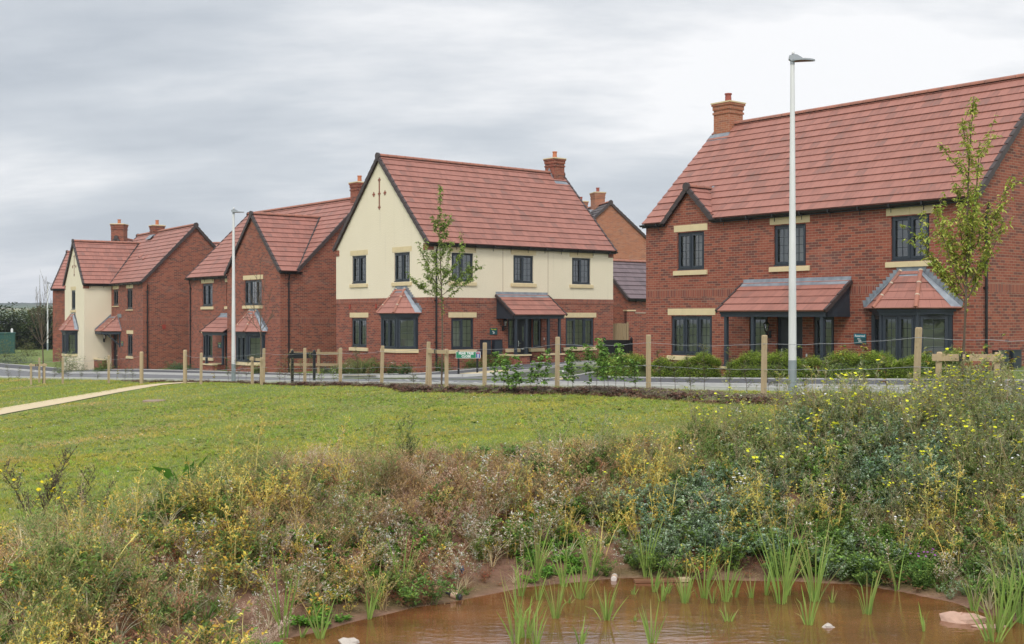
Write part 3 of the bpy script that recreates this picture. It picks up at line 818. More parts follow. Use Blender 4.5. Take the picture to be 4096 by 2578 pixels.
g = MB(); g.tube([(3.06, -.10, 5.24), (1.99, 1.03, 6.36)], .028, LEAD, 6); g.poly([(1.95, .98, 6.36), (2.30, 1.06, 6.37), (2.02, 1.25, 6.60), (1.7, 1.1, 6.40)], LEAD); g.build('valley_flashing', gr)
ch = chimney(ro, .40, Dp / 2, 7.4, 9.72, .72, POTR, .12, BRICK_O)
g = MB(); flash_box(g, .40, Dp / 2, .72, .72, 8.2, 8.62)
g.poly([(-.1, Dp / 2 - .38, 8.60), (.80, Dp / 2 - .38, 8.60), (.86, Dp / 2 - .62, 8.36), (-.1, Dp / 2 - .62, 8.36)], LEAD)
g.build('lead_flashing', ch)
bay(H1, M, 10.0, .87)
porch(H1, M, 4.25, 8.05, 1.10, (4.42, 5.45, 6.95, 7.9), ((4.30, 5.58, 'l'), (6.72, 8.02, 'r')))
downpipe(H1, SIDE(L), .42, 5.16, -.3)
meter_box(H1, SIDE(L), .82, 1.30, .70, 1.27); meter_box(H1, SIDE(L), 1.47, 1.95, .70, 1.27)
lantern(H1, M, 5.22, 1.85)
g = MB(); g.box(6.55, 6.59, 0, .03, 1.0, 1.09, WHITEP, M); g.build('doorbell', H1)
sale_sign(H1, (8.39, -.0, 1.55), 0, "Reserved", "53", 'teal board reading Reserved Plot 53 between porch and bay window', WHITEP, True)

# ---- house two, centre: cream roughcast above brick
H2 = house('rendered_house', 'house with cream roughcast upper storey above red brick, brick cross motif on its gable', -3.414, 47.762, .888, -2.24, GR)
G_, L2 = 7.19, 10.40
mb = MB(); MG = FRONT(0)
gw = [(-5.82, -4.66), (-2.45, -1.29)]
holes = [(a, b, 3.73, 4.94) for a, b in gw] + [(-5.86, -4.62, *GZ), (-3.05, -.75, .9, 2.3)]
wall(mb, MG, -G_, 0, -.6, 5.25, holes, half); gable(mb, MG, [(-G_, 5.25), (0, 5.25), (-G_ / 2, 9.0)], RENDER)
MS = SIDE(0)
fw = [(1.20, 2.32), (4.48, 5.60), (7.86, 8.98)]
holes = [(a, b, 3.73, 4.90) for a, b in fw] + [(1.18, 2.34, .92, 2.2), (7.48, 9.19, .92, 2.2), (4.18, 4.68, .92, 2.2), (5.56, 6.06, .92, 2.2), (4.70, 5.54, .06, 2.2)]
wall(mb, MS, 0, L2, -.6, 5.25, holes, half)
wall(mb, LEFT(-G_), 0, L2, -.6, 5.25, [], half); wall(mb, BACK(L2), -G_, 0, -.6, 5.25, [], half); gable(mb, BACK(L2), [(-G_, 5.25), (0, 5.25), (-G_ / 2, 9.0)], RENDER)
# brick kneelers at the eaves
for (a0, a1, Mx) in ((-G_ - .01, -G_ + .28, MG), (-.29, .01, MG), (-.01, .30, MS), (L2 - .30, L2 + .01, MS)): mb.box(a0, a1, -.05, .02, 4.98, 5.25, BRICK, Mx)
# projecting soldier course under the render
mb.box(-G_ - .012, .012, -.02, .014, 2.83, 3.05, BRICK_S, MG); mb.box(-.012, L2 + .012, -.02, .014, 2.83, 3.05, BRICK_S, MS)
for a in (3.90, 6.44): mb.box(a - .008, a + .008, -.01, .004, 3.06, 5.18, simple('joint_brown', (.33, .22, .13), .9), MS)
mb.build('wall', H2)
cr = MB(); c0 = -G_ / 2   # brick cross motif let into the render
for k in range(17): cr.box(c0 - .045, c0 + .045, -.02, .012, 6.92 + k * .075, 6.92 + k * .075 + .065, BRICK, MG)
def plus(a, z):
    cr.box(a - .10, a + .10, -.02, .014, z - .035, z + .035, BRICK, MG); cr.box(a - .04, a + .04, -.02, .013, z - .10, z + .10, BRICK, MG)
for a, z in ((c0, 6.95), (c0, 8.12), (c0, 7.53), (c0 - .44, 7.53), (c0 + .44, 7.53)): plus(a, z)
cr.build('brick_cross_motif', H2)
for a, b in gw: window(H2, MG, a, b, 3.73, 4.94, 2)
window(H2, MG, -5.86, -4.62, *GZ, 2)
for a, b in fw: window(H2, MS, a, b, 3.73, 4.90, 2, [True, False])
window(H2, MS, 1.18, 2.34, .92, 2.2, 2, [True, False]); window(H2, MS, 7.48, 9.19, .92, 2.2, 3, [True, False, True])
for a, b in ((4.18, 4.68), (5.56, 6.06)): window(H2, MS, a, b, .92, 2.2, 1, lintel=False)
door(H2, MS, 4.70, 5.54, .06, 2.2)
v_ = MB()
for a in (-6.0, -3.85): v_.box(a - .05, a + .05, 0, .03, 2.62, 2.80, simple('red_vent_plastic', (.33, .045, .025), .6), MG)
v_.build('wall_vent', H2)
ro = gable_roof(H2, 0, L2, -G_, 0, 5.27, 9.14, axis='v', gut=(False, True), r1=.75, verges=(True, True))
ch = chimney(ro, -G_ / 2, L2 - .42, 7.6, 9.88, .66)
g = MB(); flash_box(g, -G_ / 2, L2 - .42, .66, .66, 8.45, 8.80)
g.poly([(-G_ / 2 + .34, L2 - .78, 8.80), (-G_ / 2 + .34, L2 - .05, 8.80), (-G_ / 2 + .58, L2 + .02, 8.58), (-G_ / 2 + .58, L2 - .85, 8.58)], LEAD)
g.poly([(-G_ / 2 + .33, L2 - .775, 8.85), (-G_ / 2, L2 - .775, 9.42), (-G_ / 2 - .33, L2 - .775, 8.85)], LEAD)
g.build('lead_flashing', ch)
bay(H2, MG, -1.9, .80)
porch(H2, MS, 3.55, 6.35, 1.12, (3.72, 4.28, 5.52, 6.15), ((3.55, 4.42, 'l'), (5.42, 6.32, 'r')))
downpipe(H2, MS, .39, 5.16, -.3)
meter_box(H2, MS, 2.67, 3.10, .67, 1.27); meter_box(H2, MS, 3.29, 3.72, .67, 1.27)
lantern(H2, MS, 3.90, 1.98)
g = MB(); g.box(6.18, 6.22, 0, .03, 1.25, 1.34, WHITEP, MS); g.build('doorbell', H2)
sale_sign(H2, (0, 3.39, 1.64), R(90), "For sale", "69", 'teal board reading For sale Plot 69 on brick beside the porch', SIGNY)

# ---- house three: L-shaped brick house with projecting front gable
H3 = house('brick_house', 'red brick house with projecting front gable and bay window, second from left', -10.892, 55.434, .89, -3.10, GR)
P3, W3, L3, D3 = .92, 5.64, 12.42, 7.40
mb = MB(); MW = FRONT(0); MM = FRONT(P3)
holes = [(-3.70, -1.88, *UZ), (-3.95, -1.55, .9, 2.3)]
wall(mb, MW, -W3, 0, -.6, 5.25, holes, brickf); gable(mb, MW, [(-W3, 5.25), (0, 5.25), (-W3 / 2, 8.05)], BRICK)
holes = [(-10.62, -9.35, *UZ), (-7.68, -6.5, *UZ), (-10.62, -9.35, *GZ), (-7.85, -7.0, .06, 2.2)]
wall(mb, MM, -L3, -W3, -.6, 5.25, holes, brickf)
wall(mb, SIDE(0), 0, P3 + D3, -.6, 5.25, [], brickf); gable(mb, SIDE(0), [(P3, 5.25), (P3 + D3, 5.25), (P3 + D3 / 2, 8.95)], BRICK)
wall(mb, LEFT(-W3), 0, P3, -.6, 5.25, [], brickf); wall(mb, LEFT(-L3), P3, P3 + D3, -.6, 5.25, [], brickf); gable(mb, LEFT(-L3), [(P3, 5.25), (P3 + D3, 5.25), (P3 + D3 / 2, 8.95)], BRICK)
wall(mb, BACK(P3 + D3), -L3, 0, -.6, 5.25, [], brickf)
mb.build('wall', H3)
window(H3, MW, -3.70, -1.88, *UZ, 3, [True, False, True]); window(H3, MM, -10.62, -9.35, *UZ, 2); window(H3, MM, -7.68, -6.5, *UZ, 2); window(H3, MM, -10.62, -9.35, *GZ, 2)
door(H3, MM, -7.85, -7.0, .06, 2.2)
ro = gable_roof(H3, -L3, 0, P3, P3 + D3, 5.27, 9.03, gut=([(-L3 - .07, -W3 - .1)], False), r1=.8)
wr = gable_roof(ro, -P3 + .92, 4.0, -W3, 0, 5.27, 8.14, axis='v', verges=(True, False), gut=(False, [(-.07, 1.05)]), name='gable_wing_roof', cut=(.07 + P3 - .10, .07 + 3.86))
g = MB(); g.tube([(.12, P3 - .06, 5.35), (-W3 / 2 + .03, 3.74, 8.22)], .045, BLACK, 6); g.build('valley_flashing', wr)
ch = chimney(ro, -.45, P3 + D3 / 2, 7.4, 9.80, .66)
g = MB(); flash_box(g, -.45, P3 + D3 / 2, .66, .66, 8.3, 8.72); g.poly([(-.85, P3 + D3 / 2 - .34, 8.70), (-.05, P3 + D3 / 2 - .34, 8.70), (.0, P3 + D3 / 2 - .6, 8.45), (-1.0, P3 + D3 / 2 - .6, 8.45)], LEAD); g.build('lead_flashing', ch)
bay(H3, MW, -2.75, .80)
porch(H3, MM, -8.30, -5.66, 1.02, (-7.95, -6.0), ((-8.25, -7.9 + .9, 'l'),), ends=(True, False))
downpipe(H3, SIDE(0), .42, 5.16, -.3); downpipe(H3, MM, -12.1, 5.16, -.3)
sale_sign(H3, (-8.45, P3, 1.62), 0, "For sale", "79", 'small teal plot board on brick by the porch of the projecting-gable house', SIGNY)
g = MB(); g.box(-.0, .03, 0, .10, 0, .16, TILE, Matrix.Translation((-.9, 2.3, 6.60))); g.tube([(-1.0, 2.15, 6.5), (-1.0, 2.42, 6.78)], [.07, .02], TILE, 5); g.build('roof_vent', ro)

# ---- house four: cream gabled wing
H4 = house('rendered_brick_house', 'house with a cream rendered front gable and narrow bay, leftmost cream wall', -21.26, 67.95, .97, -3.22, GR)
A4, W4, P4, L4, D4 = 6.37, 4.69, 1.64, 11.06, 6.2
mb = MB(); MM = FRONT(0); MW = FRONT(-P4)
holes = [(-5.92, -4.92, 3.94, 4.91), (-3.09, -2.03, *UZ), (-3.02, -2.0, *GZ), (-6.02, -5.06, .06, 2.2)]
wall(mb, MM, -A4, 0, -.6, 5.25, holes, brickf)
allr = lambda z: RENDER
wall(mb, MW, -A4 - W4, -A4, -.6, 5.25, [(-9.42, -8.46, *UZ), (-9.9, -7.9, .9, 2.3)], allr); gable(mb, MW, [(-A4 - W4, 5.25), (-A4, 5.25), (-A4 - W4 / 2, 7.95)], RENDER)
wall(mb, SIDE(-A4), -P4, 0, -.6, 5.25, [], allr); wall(mb, LEFT(-A4 - W4), -P4, D4, -.6, 5.25, [], allr)
wall(mb, SIDE(0), 0, D4, -.6, 5.25, [], brickf); gable(mb, SIDE(0), [(0, 5.25), (D4, 5.25), (D4 / 2, 8.55)], BRICK); wall(mb, BACK(D4), -L4, 0, -.6, 5.25, [], brickf)
gable(mb, LEFT(-L4), [(0, 5.25), (D4, 5.25), (D4 / 2, 8.55)], BRICK)
for (a0, a1, Mx) in ((-A4 - .25, -A4 + .01, MW), (-A4 - W4 - .01, -A4 - W4 + .2, MW), (-P4 - .01, -P4 + .3, SIDE(-A4))): mb.box(a0, a1, -.05, .015, 4.98, 5.25, BRICK, Mx)
mb.build('wall', H4)
cr = MB(); c0 = -A4 - W4 / 2; MG = MW
for k in range(17): cr.box(c0 - .045, c0 + .045, -.02, .012, 5.85 + k * .075, 5.85 + k * .075 + .065, BRICK, MG)
for a, z in ((c0, 5.88), (c0, 7.05), (c0, 6.47), (c0 - .40, 6.40), (c0 + .40, 6.40)): plus(a, z)
cr.build('brick_cross_motif', H4)
window(H4, MM, -5.92, -4.92, 3.94, 4.91, 2, sillz=.07); window(H4, MM, -3.09, -2.03, *UZ, 2, sillz=.07); window(H4, MM, -3.02, -2.0, *GZ, 2); window(H4, MW, -9.42, -8.46, *UZ, 2)
door(H4, MM, -6.02, -5.06, .06, 2.2)
ro = gable_roof(H4, -L4, 0, 0, D4, 5.27, 8.66, gut=([(-A4 + .1, .07)], False))
wr = gable_roof(ro, -P4, 2.6, -A4 - W4, -A4, 5.27, 7.99, axis='v', verges=(True, False), gut=(False, [(-P4 - .07, -.1)]), name='gable_wing_roof', cut=(.07 + P4 - .10, .07 + P4 + 2.5))
g = MB(); g.tube([(-A4 + .12, -.06, 5.35), (-A4 - W4 / 2, 2.48, 8.07)], .05, BLACK, 6); g.build('valley_flashing', wr)
ch = chimney(ro, -7.15, D4 / 2, 7.4, 9.10, .70); g = MB(); flash_box(g, -7.15, D4 / 2, .7, .7, 8.0, 8.5)
g.poly([(-7.6, D4 / 2 - .36, 8.48), (-6.7, D4 / 2 - .36, 8.48), (-6.65, D4 / 2 - .62, 8.2), (-7.7, D4 / 2 - .62, 8.2)], LEAD); g.build('lead_flashing', ch)
bay(H4, MW, -8.95, .80, .55, .42, base=RENDER)
rb = MB()   # hipped hood over the front door in the inner corner
E0, E1, E2 = Vector((-A4 + .02, -1.02, 2.36)), Vector((-4.95, -1.02, 2.36)), Vector((-4.18, -.0, 2.36)); T0, T1 = Vector((-A4 + .02, -.03, 3.26)), Vector((-5.0, -.03, 3.26))
def pl3(mbx, pts, g_=.30):
    U = (pts[1] - pts[0]).normalized(); nrm = U.cross(pts[2] - pts[0]).normalized(); S = nrm.cross(U)
    if S.z < 0: S = -S
    roof_plane(mbx, [((v - pts[0]).dot(U), (v - pts[0]).dot(S)) for v in pts], pts[0], U, S, TILE, g_, .022)
pl3(rb, [E0, E1, T1, T0]); pl3(rb, [E1, E2, T1]); rb.poly([E0, E1, E2, Vector((-A4 + .02, 0, 2.36))], DARKP)
hr = rb.build('door_hood_roof', H4)
g = MB(); ridge_run(g, E1 + Vector((0, 0, .03)), T1 + Vector((0, 0, .03)), RIDGE, .06, .36); g.build('hip_tiles', hr)
g = MB(); g.box(-A4 + .02, -5.0, .94, 1.0, 2.18, 2.34, DARKP, MM); g.poly([(-5.0, -.97, 2.18), (-4.3, -.02, 2.18), (-4.3, -.02, 2.34), (-5.0, -.97, 2.34)], DARKP)
g.tube([(-4.5, -.02, 1.5), (-4.9, -.7, 2.2)], .04, DARKP, 5); g.box(-4.55, -4.45, 0, .06, 1.4, 2.2, DARKP, MM); g.build('hood_bracket', H4)
g = MB(); g.box(-5.0, -4.2, .012, .02, 3.2, 3.42, LEAD, MM)
for k in range(6):
    a = T1.lerp(E2, k / 6); b = T1.lerp(E2, (k + 1) / 6); g.poly([(a.x, -.02, a.z), (b.x, -.02, b.z), (b.x + .02, -.02, a.z + .10), (a.x, -.02, a.z + .12)], LEAD)
for (a, b) in ((E0, T0),): g.poly([a + Vector((.01, 0, 0)), b + Vector((.01, 0, 0)), b + Vector((.01, 0, .16)), a + Vector((.01, 0, .14))], LEAD)
g.poly([T0 + Vector((0, .02, .03)), T1 + Vector((0, .02, .03)), T1 + Vector((.1, -.17, -.08)), T0 + Vector((0, -.17, -.08))], LEAD); g.build('lead_flashing', hr)
g = MB(); g.box(-A4, -4.3, .85, 1.05, -.5, .62, BRICK, MM); o = g.build('dwarf_wall', H4); g = MB(); g.box(-A4, -4.25, .80, 1.10, .62, .68, STONE, MM); g.build('coping', o)
downpipe(H4, SIDE(0), .24, 5.16, -.3)
lantern(H4, SIDE(-A4), -.45, 2.0)
g = MB(); g.box(1.12, 1.32, 0, .03, 2.55, 2.78, simple('red_vent_plastic_b', (.33, .045, .025), .6), SIDE(0)); g.build('wall_vent', H4)
for (u, v) in ((-5.2, 1.45), (-4.0, 1.3)):
    g = MB(); z = 5.2 + (v + .12) * 1.05 + .04; g.tube([(u, v - .10, z + .02), (u, v + .22, z + .30)], [.09, .02], TILE, 5); g.build('roof_vent', ro)
sale_sign(H4, (-4.05, 0, 1.62), 0, "For sale", "7", 'small teal plot board by the door of the house with the cream wing', SIGNY)

# ---- houses behind
def plain_house(name, label, X, Y, th, G, w, d, ze, zr, bm=BRICK, tm=TILE, chs=(), gut=True, dp=None, group='houses partly hidden behind the front row', vm=None, axis='u', cm=None, potm=None):
    H = house(name, label, X, Y, th, G, group); mb = MB(); mf = lambda z: (BRICK_S if 2.82 < z < 3.05 and bm is BRICK else bm)
    for K, l in ((FRONT(0), w), (BACK(d), w), (LEFT(0), d), (SIDE(w), d)): wall(mb, K, 0, l, -1.0, ze, [], mf)
    if axis == 'u':
        for K in (LEFT(0), SIDE(w)): gable(mb, K, [(0, ze), (d, ze), (d / 2, zr - .12)], bm)
        ro = None
    else:
        for K in (FRONT(0), BACK(d)): gable(mb, K, [(0, ze), (w, ze), (w / 2, zr - .12)], bm)
    mb.build('wall', H)
    ro = gable_roof(H, 0, w, 0, d, ze, zr, gut=(gut, False), m=tm, vm=vm) if axis == 'u' else gable_roof(H, 0, d, 0, w, ze, zr, axis='v', gut=(False, gut), m=tm, vm=vm)
    for (x, y, z, ww, dd) in chs: chimney(ro, x, y, zr - 1.2, z, ww, potm, .12, cm or bm, depth=dd)
    if dp is not None: downpipe(H, FRONT(0), dp, ze - .03, -.3)
    return H, ro
H5, _ = plain_house('brick_house', 'red brick house end with a drainpipe, just visible left of the cream gable', -33.95, 87.2, .03, -5.2 + 2.07, 10, 5.6, 5.22, 8.1, dp=1.55)
H6, ro6 = plain_house('brick_house', 'orange brick house with two chimneys and solar panels, behind the gap between two houses', -3.6 + 5.9, 76.5, -.25, -2.3, 8.6, 9.5, 5.9, 9.85, BRICK_O, TILE_D, ((4.3, 2.6, 10.75, .70, .95), (4.3, 6.4, 10.5, .70, 1.0)), potm=POTR, axis='v', gut=False)
g = MB()
S = Vector((4.3, 0, 3.95)).normalized(); O = Vector((-.12, 1.0, 5.95)) + Vector((-.68, 0, .74)) * .12
pv = mat('solar_panel_glass', lambda T: princ(T, (.012, .018, .035), .08, **{'Specular IOR Level': .9}))
for i in range(3):
    for j in range(4):
        p = O + S * (.9 + i * 1.42) + Vector((0, .2 + j * 1.05, 0)); q = p + S * 1.36
        for (dz, m_, e_) in ((.03, pv, .03), (.02, GALV, 0)):
            n_ = Vector((-.68, 0, .74)) * dz; g.poly([p + Vector((0, e_, 0)) + n_ + S * e_, p + Vector((0, 1.0 - e_, 0)) + n_ + S * e_, q + Vector((0, 1.0 - e_, 0)) + n_ - S * e_, q + Vector((0, e_, 0)) + n_ - S * e_], m_)
g.build('solar_panel', ro6)
H7, _ = plain_house('brick_house', 'far brick house of which only chimney and roof top show behind the left houses', -32.1, 85.0, 0, -3.2, 7.2, 8, 5.2, 8.95, chs=((3.6, .6, 9.95, .9, .9),), axis='v')
H8, _ = plain_house('brick_house', 'far house of which only a red roof patch shows between the two left houses', -27.5, 92.0, .15, -3.4, 12, 7, 5.2, 9.35)
# garage with purple-grey roof, garden wall and gate between house two and one
GA, _ = plain_house('garage', 'brick garage with a purple-grey tiled roof between the two nearest houses', 3.35, 64.2, .888, -2.0, 4.2, 7.0, 2.95, 5.0, BRICK, TILE_G, axis='v', group=None)
GA['category'] = 'garage'
g = MB(); g.box(1.0, 5.4, .0, .03, 1.95, 2.30, BLACK, SIDE(4.2)); g.box(1.0, 5.4, -.02, .01, -.3, 1.95, DARKP, SIDE(4.2)); g.build('garage_door', GA)

def zgv(x, y): return zg1(x, y)
def garden_wall(label, p, q, h, pier=True):
    z = zg1((p[0] + q[0]) / 2, (p[1] + q[1]) / 2); L = math.hypot(q[0] - p[0], q[1] - p[1]); t = thing('garden_wall', label, 'wall', (p[0], p[1], z), math.atan2(q[1] - p[1], q[0] - p[0]))
    b = MB(); b.box(0, L, -.11, .11, -.4, h, BRICK); b.build('wall_face', t)
    if pier: b = MB(); b.box(0, .40, -.20, .20, -.4, h + .10, BRICK); b.box(-.03, .43, -.23, .23, h + .10, h + .16, STONE); b.build('pier', t)
    b = MB(); b.box(.4 if pier else 0, L, -.14, .14, h, h + .035, MORTAR); b.box(.4 if pier else 0, L, -.11, .11, h + .035, h + .14, BRICK_S); b.build('coping', t)
    return t
garden_wall('tall brick garden wall with a pier, beside the timber gate', (5.35, 55.6), (9.2, 56.9), 2.25)
t = thing('garden_gate', 'closed vertical-board timber gate between house corner and brick garden wall', 'gate', (4.62, 55.2, zg1(4.9, 55.2)), .08)
b = MB()
for k in range(8):
    x = k * .093; b.box(x, x + .088, -.02 + .008 * (k % 2), .01 + .008 * (k % 2), 0, 1.80 + .01 * math.sin(k * 5), WOODG)
b.build('board_panel', t); b = MB()
for z in (.3, 1.45): b.box(0, .75, .02, .06, z, z + .09, WOODG)
b.box(.75, .84, -.04, .05, 0, 1.85, WOODG); b.build('gate_frame', t)

# ================================================================ GROUND, ROADS
def grid_lines(segs):
    out = []
    for a, b, n in segs: out += list(np.linspace(a, b, n, endpoint=False))
    return np.array(out + [segs[-1][1]])
gx = grid_lines([(-1800, -400, 10), (-400, -120, 14), (-120, -40, 32), (-40, -10, 60), (-10, 10.5, 205), (10.5, 30, 40), (30, 120, 30), (120, 400, 12), (400, 1800, 10)])
gy = grid_lines([(-400, -40, 10), (-40, 4, 22), (4, 19, 150), (19, 46, 150), (46, 100, 90), (100, 250, 30), (250, 2500, 30)])
XX, YY = np.meshgrid(gx, gy); ZZ = zg(XX, YY)
def sheet_mesh(name, XX, YY, ZZ):
    ny, nx = XX.shape; V = np.stack([XX, YY, ZZ], -1).reshape(-1, 3).astype(np.float32)
    i = np.arange(ny * nx).reshape(ny, nx); F = np.stack([i[:-1, :-1], i[:-1, 1:], i[1:, 1:], i[1:, :-1]], -1).reshape(-1, 4)
    me = bpy.data.meshes.new(name); me.vertices.add(len(V)); me.vertices.foreach_set('co', V.ravel())
    me.loops.add(F.size); me.loops.foreach_set('vertex_index', F.ravel().astype(np.int32)); me.polygons.add(len(F))
    me.polygons.foreach_set('loop_start', np.arange(0, F.size, 4, dtype=np.int32)); me.polygons.foreach_set('loop_total', np.full(len(F), 4, np.int32))
    me.update(); return me
gme = sheet_mesh('ground', XX, YY, ZZ)
dP = pond_dist(XX, YY); U_, V_ = uv2(XX, YY)
soil = np.clip(1 - (dP - 2.0) / 1.0 + .9 * vnoise(XX, YY, 1.1, 21) + .35 * vnoise(XX, YY, 5, 22), 0, 1) * (dP < 8)
soil = np.maximum(soil, 0)
mul = mulch_w(U_, V_)
moss = np.clip(1 - np.abs(dP - .25) / .30, 0, 1) * np.clip(.55 + 1.2 * vnoise(XX, YY, 2.0, 33), 0, 1)
att = gme.color_attributes.new('zone', 'FLOAT_COLOR', 'POINT')
att.data.foreach_set('color', np.stack([soil, mul, moss, np.ones_like(soil)], -1).astype(np.float32).ravel())
gme.polygons.foreach_set('use_smooth', np.ones(len(gme.polygons), bool))
def ground_f(T):
    p = T.n('ShaderNodeNewGeometry').outputs['Position']
    z = T.n('ShaderNodeSeparateColor', None, Color=T.n('ShaderNodeVertexColor', {'layer_name': 'zone'}).outputs[0])
    g1 = T.noise(p, .5, 5, .6); g2 = T.noise(p, 7, 4, .7); g3 = T.noise(p, 40, 2)
    grass = T.ramp(T.math('ADD', T.math('MULTIPLY', g1, .5), T.math('MULTIPLY', g2, .5)), [(.36, (.115, .155, .030)), (.5, (.155, .205, .036)), (.62, (.21, .245, .055)), (.72, (.27, .25, .10))])
    grass = T.mix(T.math('MULTIPLY', g3, .5), grass, (.06, .085, .018))
    s1 = T.noise(p, 3.5, 6, .65)
    soil = T.ramp(s1, [(.3, (.12, .058, .036)), (.5, (.20, .105, .068)), (.7, (.30, .175, .12))])
    mc = T.ramp(T.noise(T.mapping(p, (1, 1, 1)), 26, 3, .7), [(.35, (.035, .022, .016)), (.55, (.10, .065, .048)), (.68, (.27, .20, .16))])
    c = T.mix(z.outputs[0], grass, soil)
    c = T.mix(z.outputs[1], c, mc)
    c = T.mix(T.math('MULTIPLY', z.outputs[2], .75), c, (.115, .115, .025))
    ht = T.math('ADD', T.math('MULTIPLY', g2, .5), g3)
    return princ(T, c, .95, ht, .6, .03)
GROUND = mat('ground_grass_and_red_soil', ground_f)
gme.materials.append(GROUND); go = bpy.data.objects.new('ground', gme); link(go); go['kind'] = 'structure'

def water_f(T):
    p = T.n('ShaderNodeNewGeometry').outputs['Position']
    n = T.ramp(T.noise(T.mapping(p, (1, 2.6, 1)), .9, 4), [(.35, 0), (.65, 1)]); h = T.noise(T.mapping(p, (1.0, 2.6, 1)), 5, 3, .55)
    c = T.mix(n, (.205, .080, .030), (.12, .046, .019))
    c = T.mix(T.ramp(T.noise(T.mapping(p, (2, 14, 1)), 2, 3), [(.62, 0), (.72, .5)]), c, (.10, .045, .02))
    b = T.n('ShaderNodeBump', None, Strength=.22, Distance=.02, Height=h).outputs[0]
    return T.n('ShaderNodeBsdfPrincipled', None, Roughness=.035, IOR=2.7, **{'Base Color': c, 'Normal': b}).outputs[0]
WATER = mat('muddy_pond_water', water_f)
wb = MB(); wb.poly([(x, y, ZW) for x, y in ((-6, 2), (14, 2), (14, 16), (-6, 16))], WATER); wo = wb.build('pond_water'); wo['kind'] = 'structure'

from mathutils.geometry import delaunay_2d_cdt
def sheet(name, polys, zoff, m, step=.8, kind='structure'):
    """ground-hugging sheet over uv polygons"""
    mb = MB()
    for P in polys:
        B = []
        for i in range(len(P)):
            a, b = Vector(P[i]), Vector(P[(i + 1) % len(P)]); n = max(1, int((b - a).length / step))
            B += [a.lerp(b, k / n) for k in range(n)]
        xs = [p.x for p in B]; ys = [p.y for p in B]; pts = list(B)
        if max(xs) - min(xs) > 2 * step:
            st = step * 1.3
            for x in np.arange(min(xs), max(xs), st):
                for y in np.arange(min(ys), max(ys), st):
                    pts.append(Vector((x, y)))
        nb = len(B); v, e, f, _, _, _ = delaunay_2d_cdt(pts, [(i, (i + 1) % nb) for i in range(nb)], [], 1, 1e-4)
        W = []
        for p in v:
            x, y = xy2(p.x, p.y); W.append((x, y, float(plane_z(np.array(x), np.array(y))) + zoff))
        for t in f: mb.poly([W[i] for i in t], m, [(v[i].x, v[i].y) for i in t])
    o = mb.build(name); 
    if kind: o['kind'] = kind
    return o
def asph(name, col, col2):
    def f(T):
        p = T.n('ShaderNodeNewGeometry').outputs['Position']
        c = T.mix(T.noise(p, .8, 5, .6), col, col2); c = T.mix(T.math('MULTIPLY', T.noise(p, 60, 2), .5), c, [x * .55 for x in col])
        return princ(T, c, .9, T.noise(p, 90, 2), .3, .01)
    return mat(name, f)
ASPH = asph('worn_grey_asphalt', (.155, .157, .163), (.21, .21, .213)); TARM = asph('dark_pavement_tarmac', (.075, .077, .085), (.11, .11, .115))
KERB = simple('pale_concrete_kerb', (.52, .51, .48), .85, 6, .25); PATHM = asph('yellow_gravel_path', (.70, .57, .36), (.56, .44, .27)); BUFF = asph('buff_tactile_paving', (.62, .52, .32), (.55, .45, .28))
LK = [(-75, -1.0), (-60, -4.2), (-40, -3.5), (-4, -2.9), (1, -1.9), (4, -1.2), (5.2, -.4), (4.9, 1.2), (3.9, 3.6), (3.1, 7), (2.8, 13), (2.8, 24)]
RK = [(8.3, 24), (8.5, 10), (9.0, 4), (9.8, 0), (11.0, -2.6), (12.2, -4.6), (13.3, -5.3), (17, -5.45), (40, -5.6), (75, -5.6)]
NK = [(75, -6.85), (40, -6.8), (-20, -6.5), (-40, -6.4), (-60, -8.5), (-75, -9)]
sheet('road', [LK[1:] + RK + NK[:-1]], .0, ASPH)
LO = [(.9, 24), (.9, 13), (1.1, 6), (1.25, 1.0), (.6, -.7), (-1.5, -1.35), (-4, -1.55), (-40, -1.9), (-60, -2.2)]
sheet('left_pavement', [LK[1:] + LO], .085, TARM)
RO = [(75, -2.9), (17, -2.8), (13.4, -2.6), (12.1, -1.6), (11.5, .3), (10.6, 4), (10.2, 10), (10.0, 24)]
sheet('right_pavement', [RK + RO], .085, TARM)
def kerb(name, line, w=.125, h=.10, z=0.0, m=None):
    mb = MB(); m = m or KERB; P = []
    for i in range(len(line) - 1):
        a, b = Vector(line[i]), Vector(line[i + 1]); n = max(1, int((b - a).length / .9)); P += [a.lerp(b, k / n) for k in range(n)]
    P.append(Vector(line[-1]))
    for i in range(len(P) - 1):
        a, b = P[i], P[i + 1]; d = (b - a).normalized(); s = Vector((-d.y, d.x)) * w / 2; g = d * .004
        c = [a + s + g, b + s - g, b - s - g, a - s + g]; lo = []; hi = []
        for q in c:
            x, y = xy2(q.x, q.y); zz = float(plane_z(np.array(x), np.array(y))) + z; lo.append((x, y, zz - .12)); hi.append((x, y, zz + h))
        for k in range(4): mb.poly([lo[k], lo[(k + 1) % 4], hi[(k + 1) % 4], hi[k]], m)
        mb.poly(hi, m)
    o = mb.build(name); o['kind'] = 'structure'; return o
kerb('kerb_left', LK[1:]); kerb('kerb_right', RK); kerb('kerb_near', NK[:-1], .125, .09); kerb('edging_left', LO, .06, .115); kerb('edging_right', RO, .06, .115)
sheet('tactile_paving', [[(3.2, -.9), (4.6, -.9), (4.9, -.1), (4.2, 1.2), (3.3, .8)], [(-2.2, -2.7), (-.3, -2.3), (-.5, -1.8), (-2.3, -2.1)], [(11.6, -3.0), (12.5, -4.2), (13.0, -4.4), (12.6, -3.1)]], .094, BUFF)
mk = []
for k in range(9):
    u = 3.4 + k * .95; v = -3.35 - .22 * k
    mk.append([(u, v), (u + .6, v - .14), (u + .6, v - .26), (u, v - .12)]); mk.append([(u, v - .35), (u + .6, v - .49), (u + .6, v - .61), (u, v - .47)])
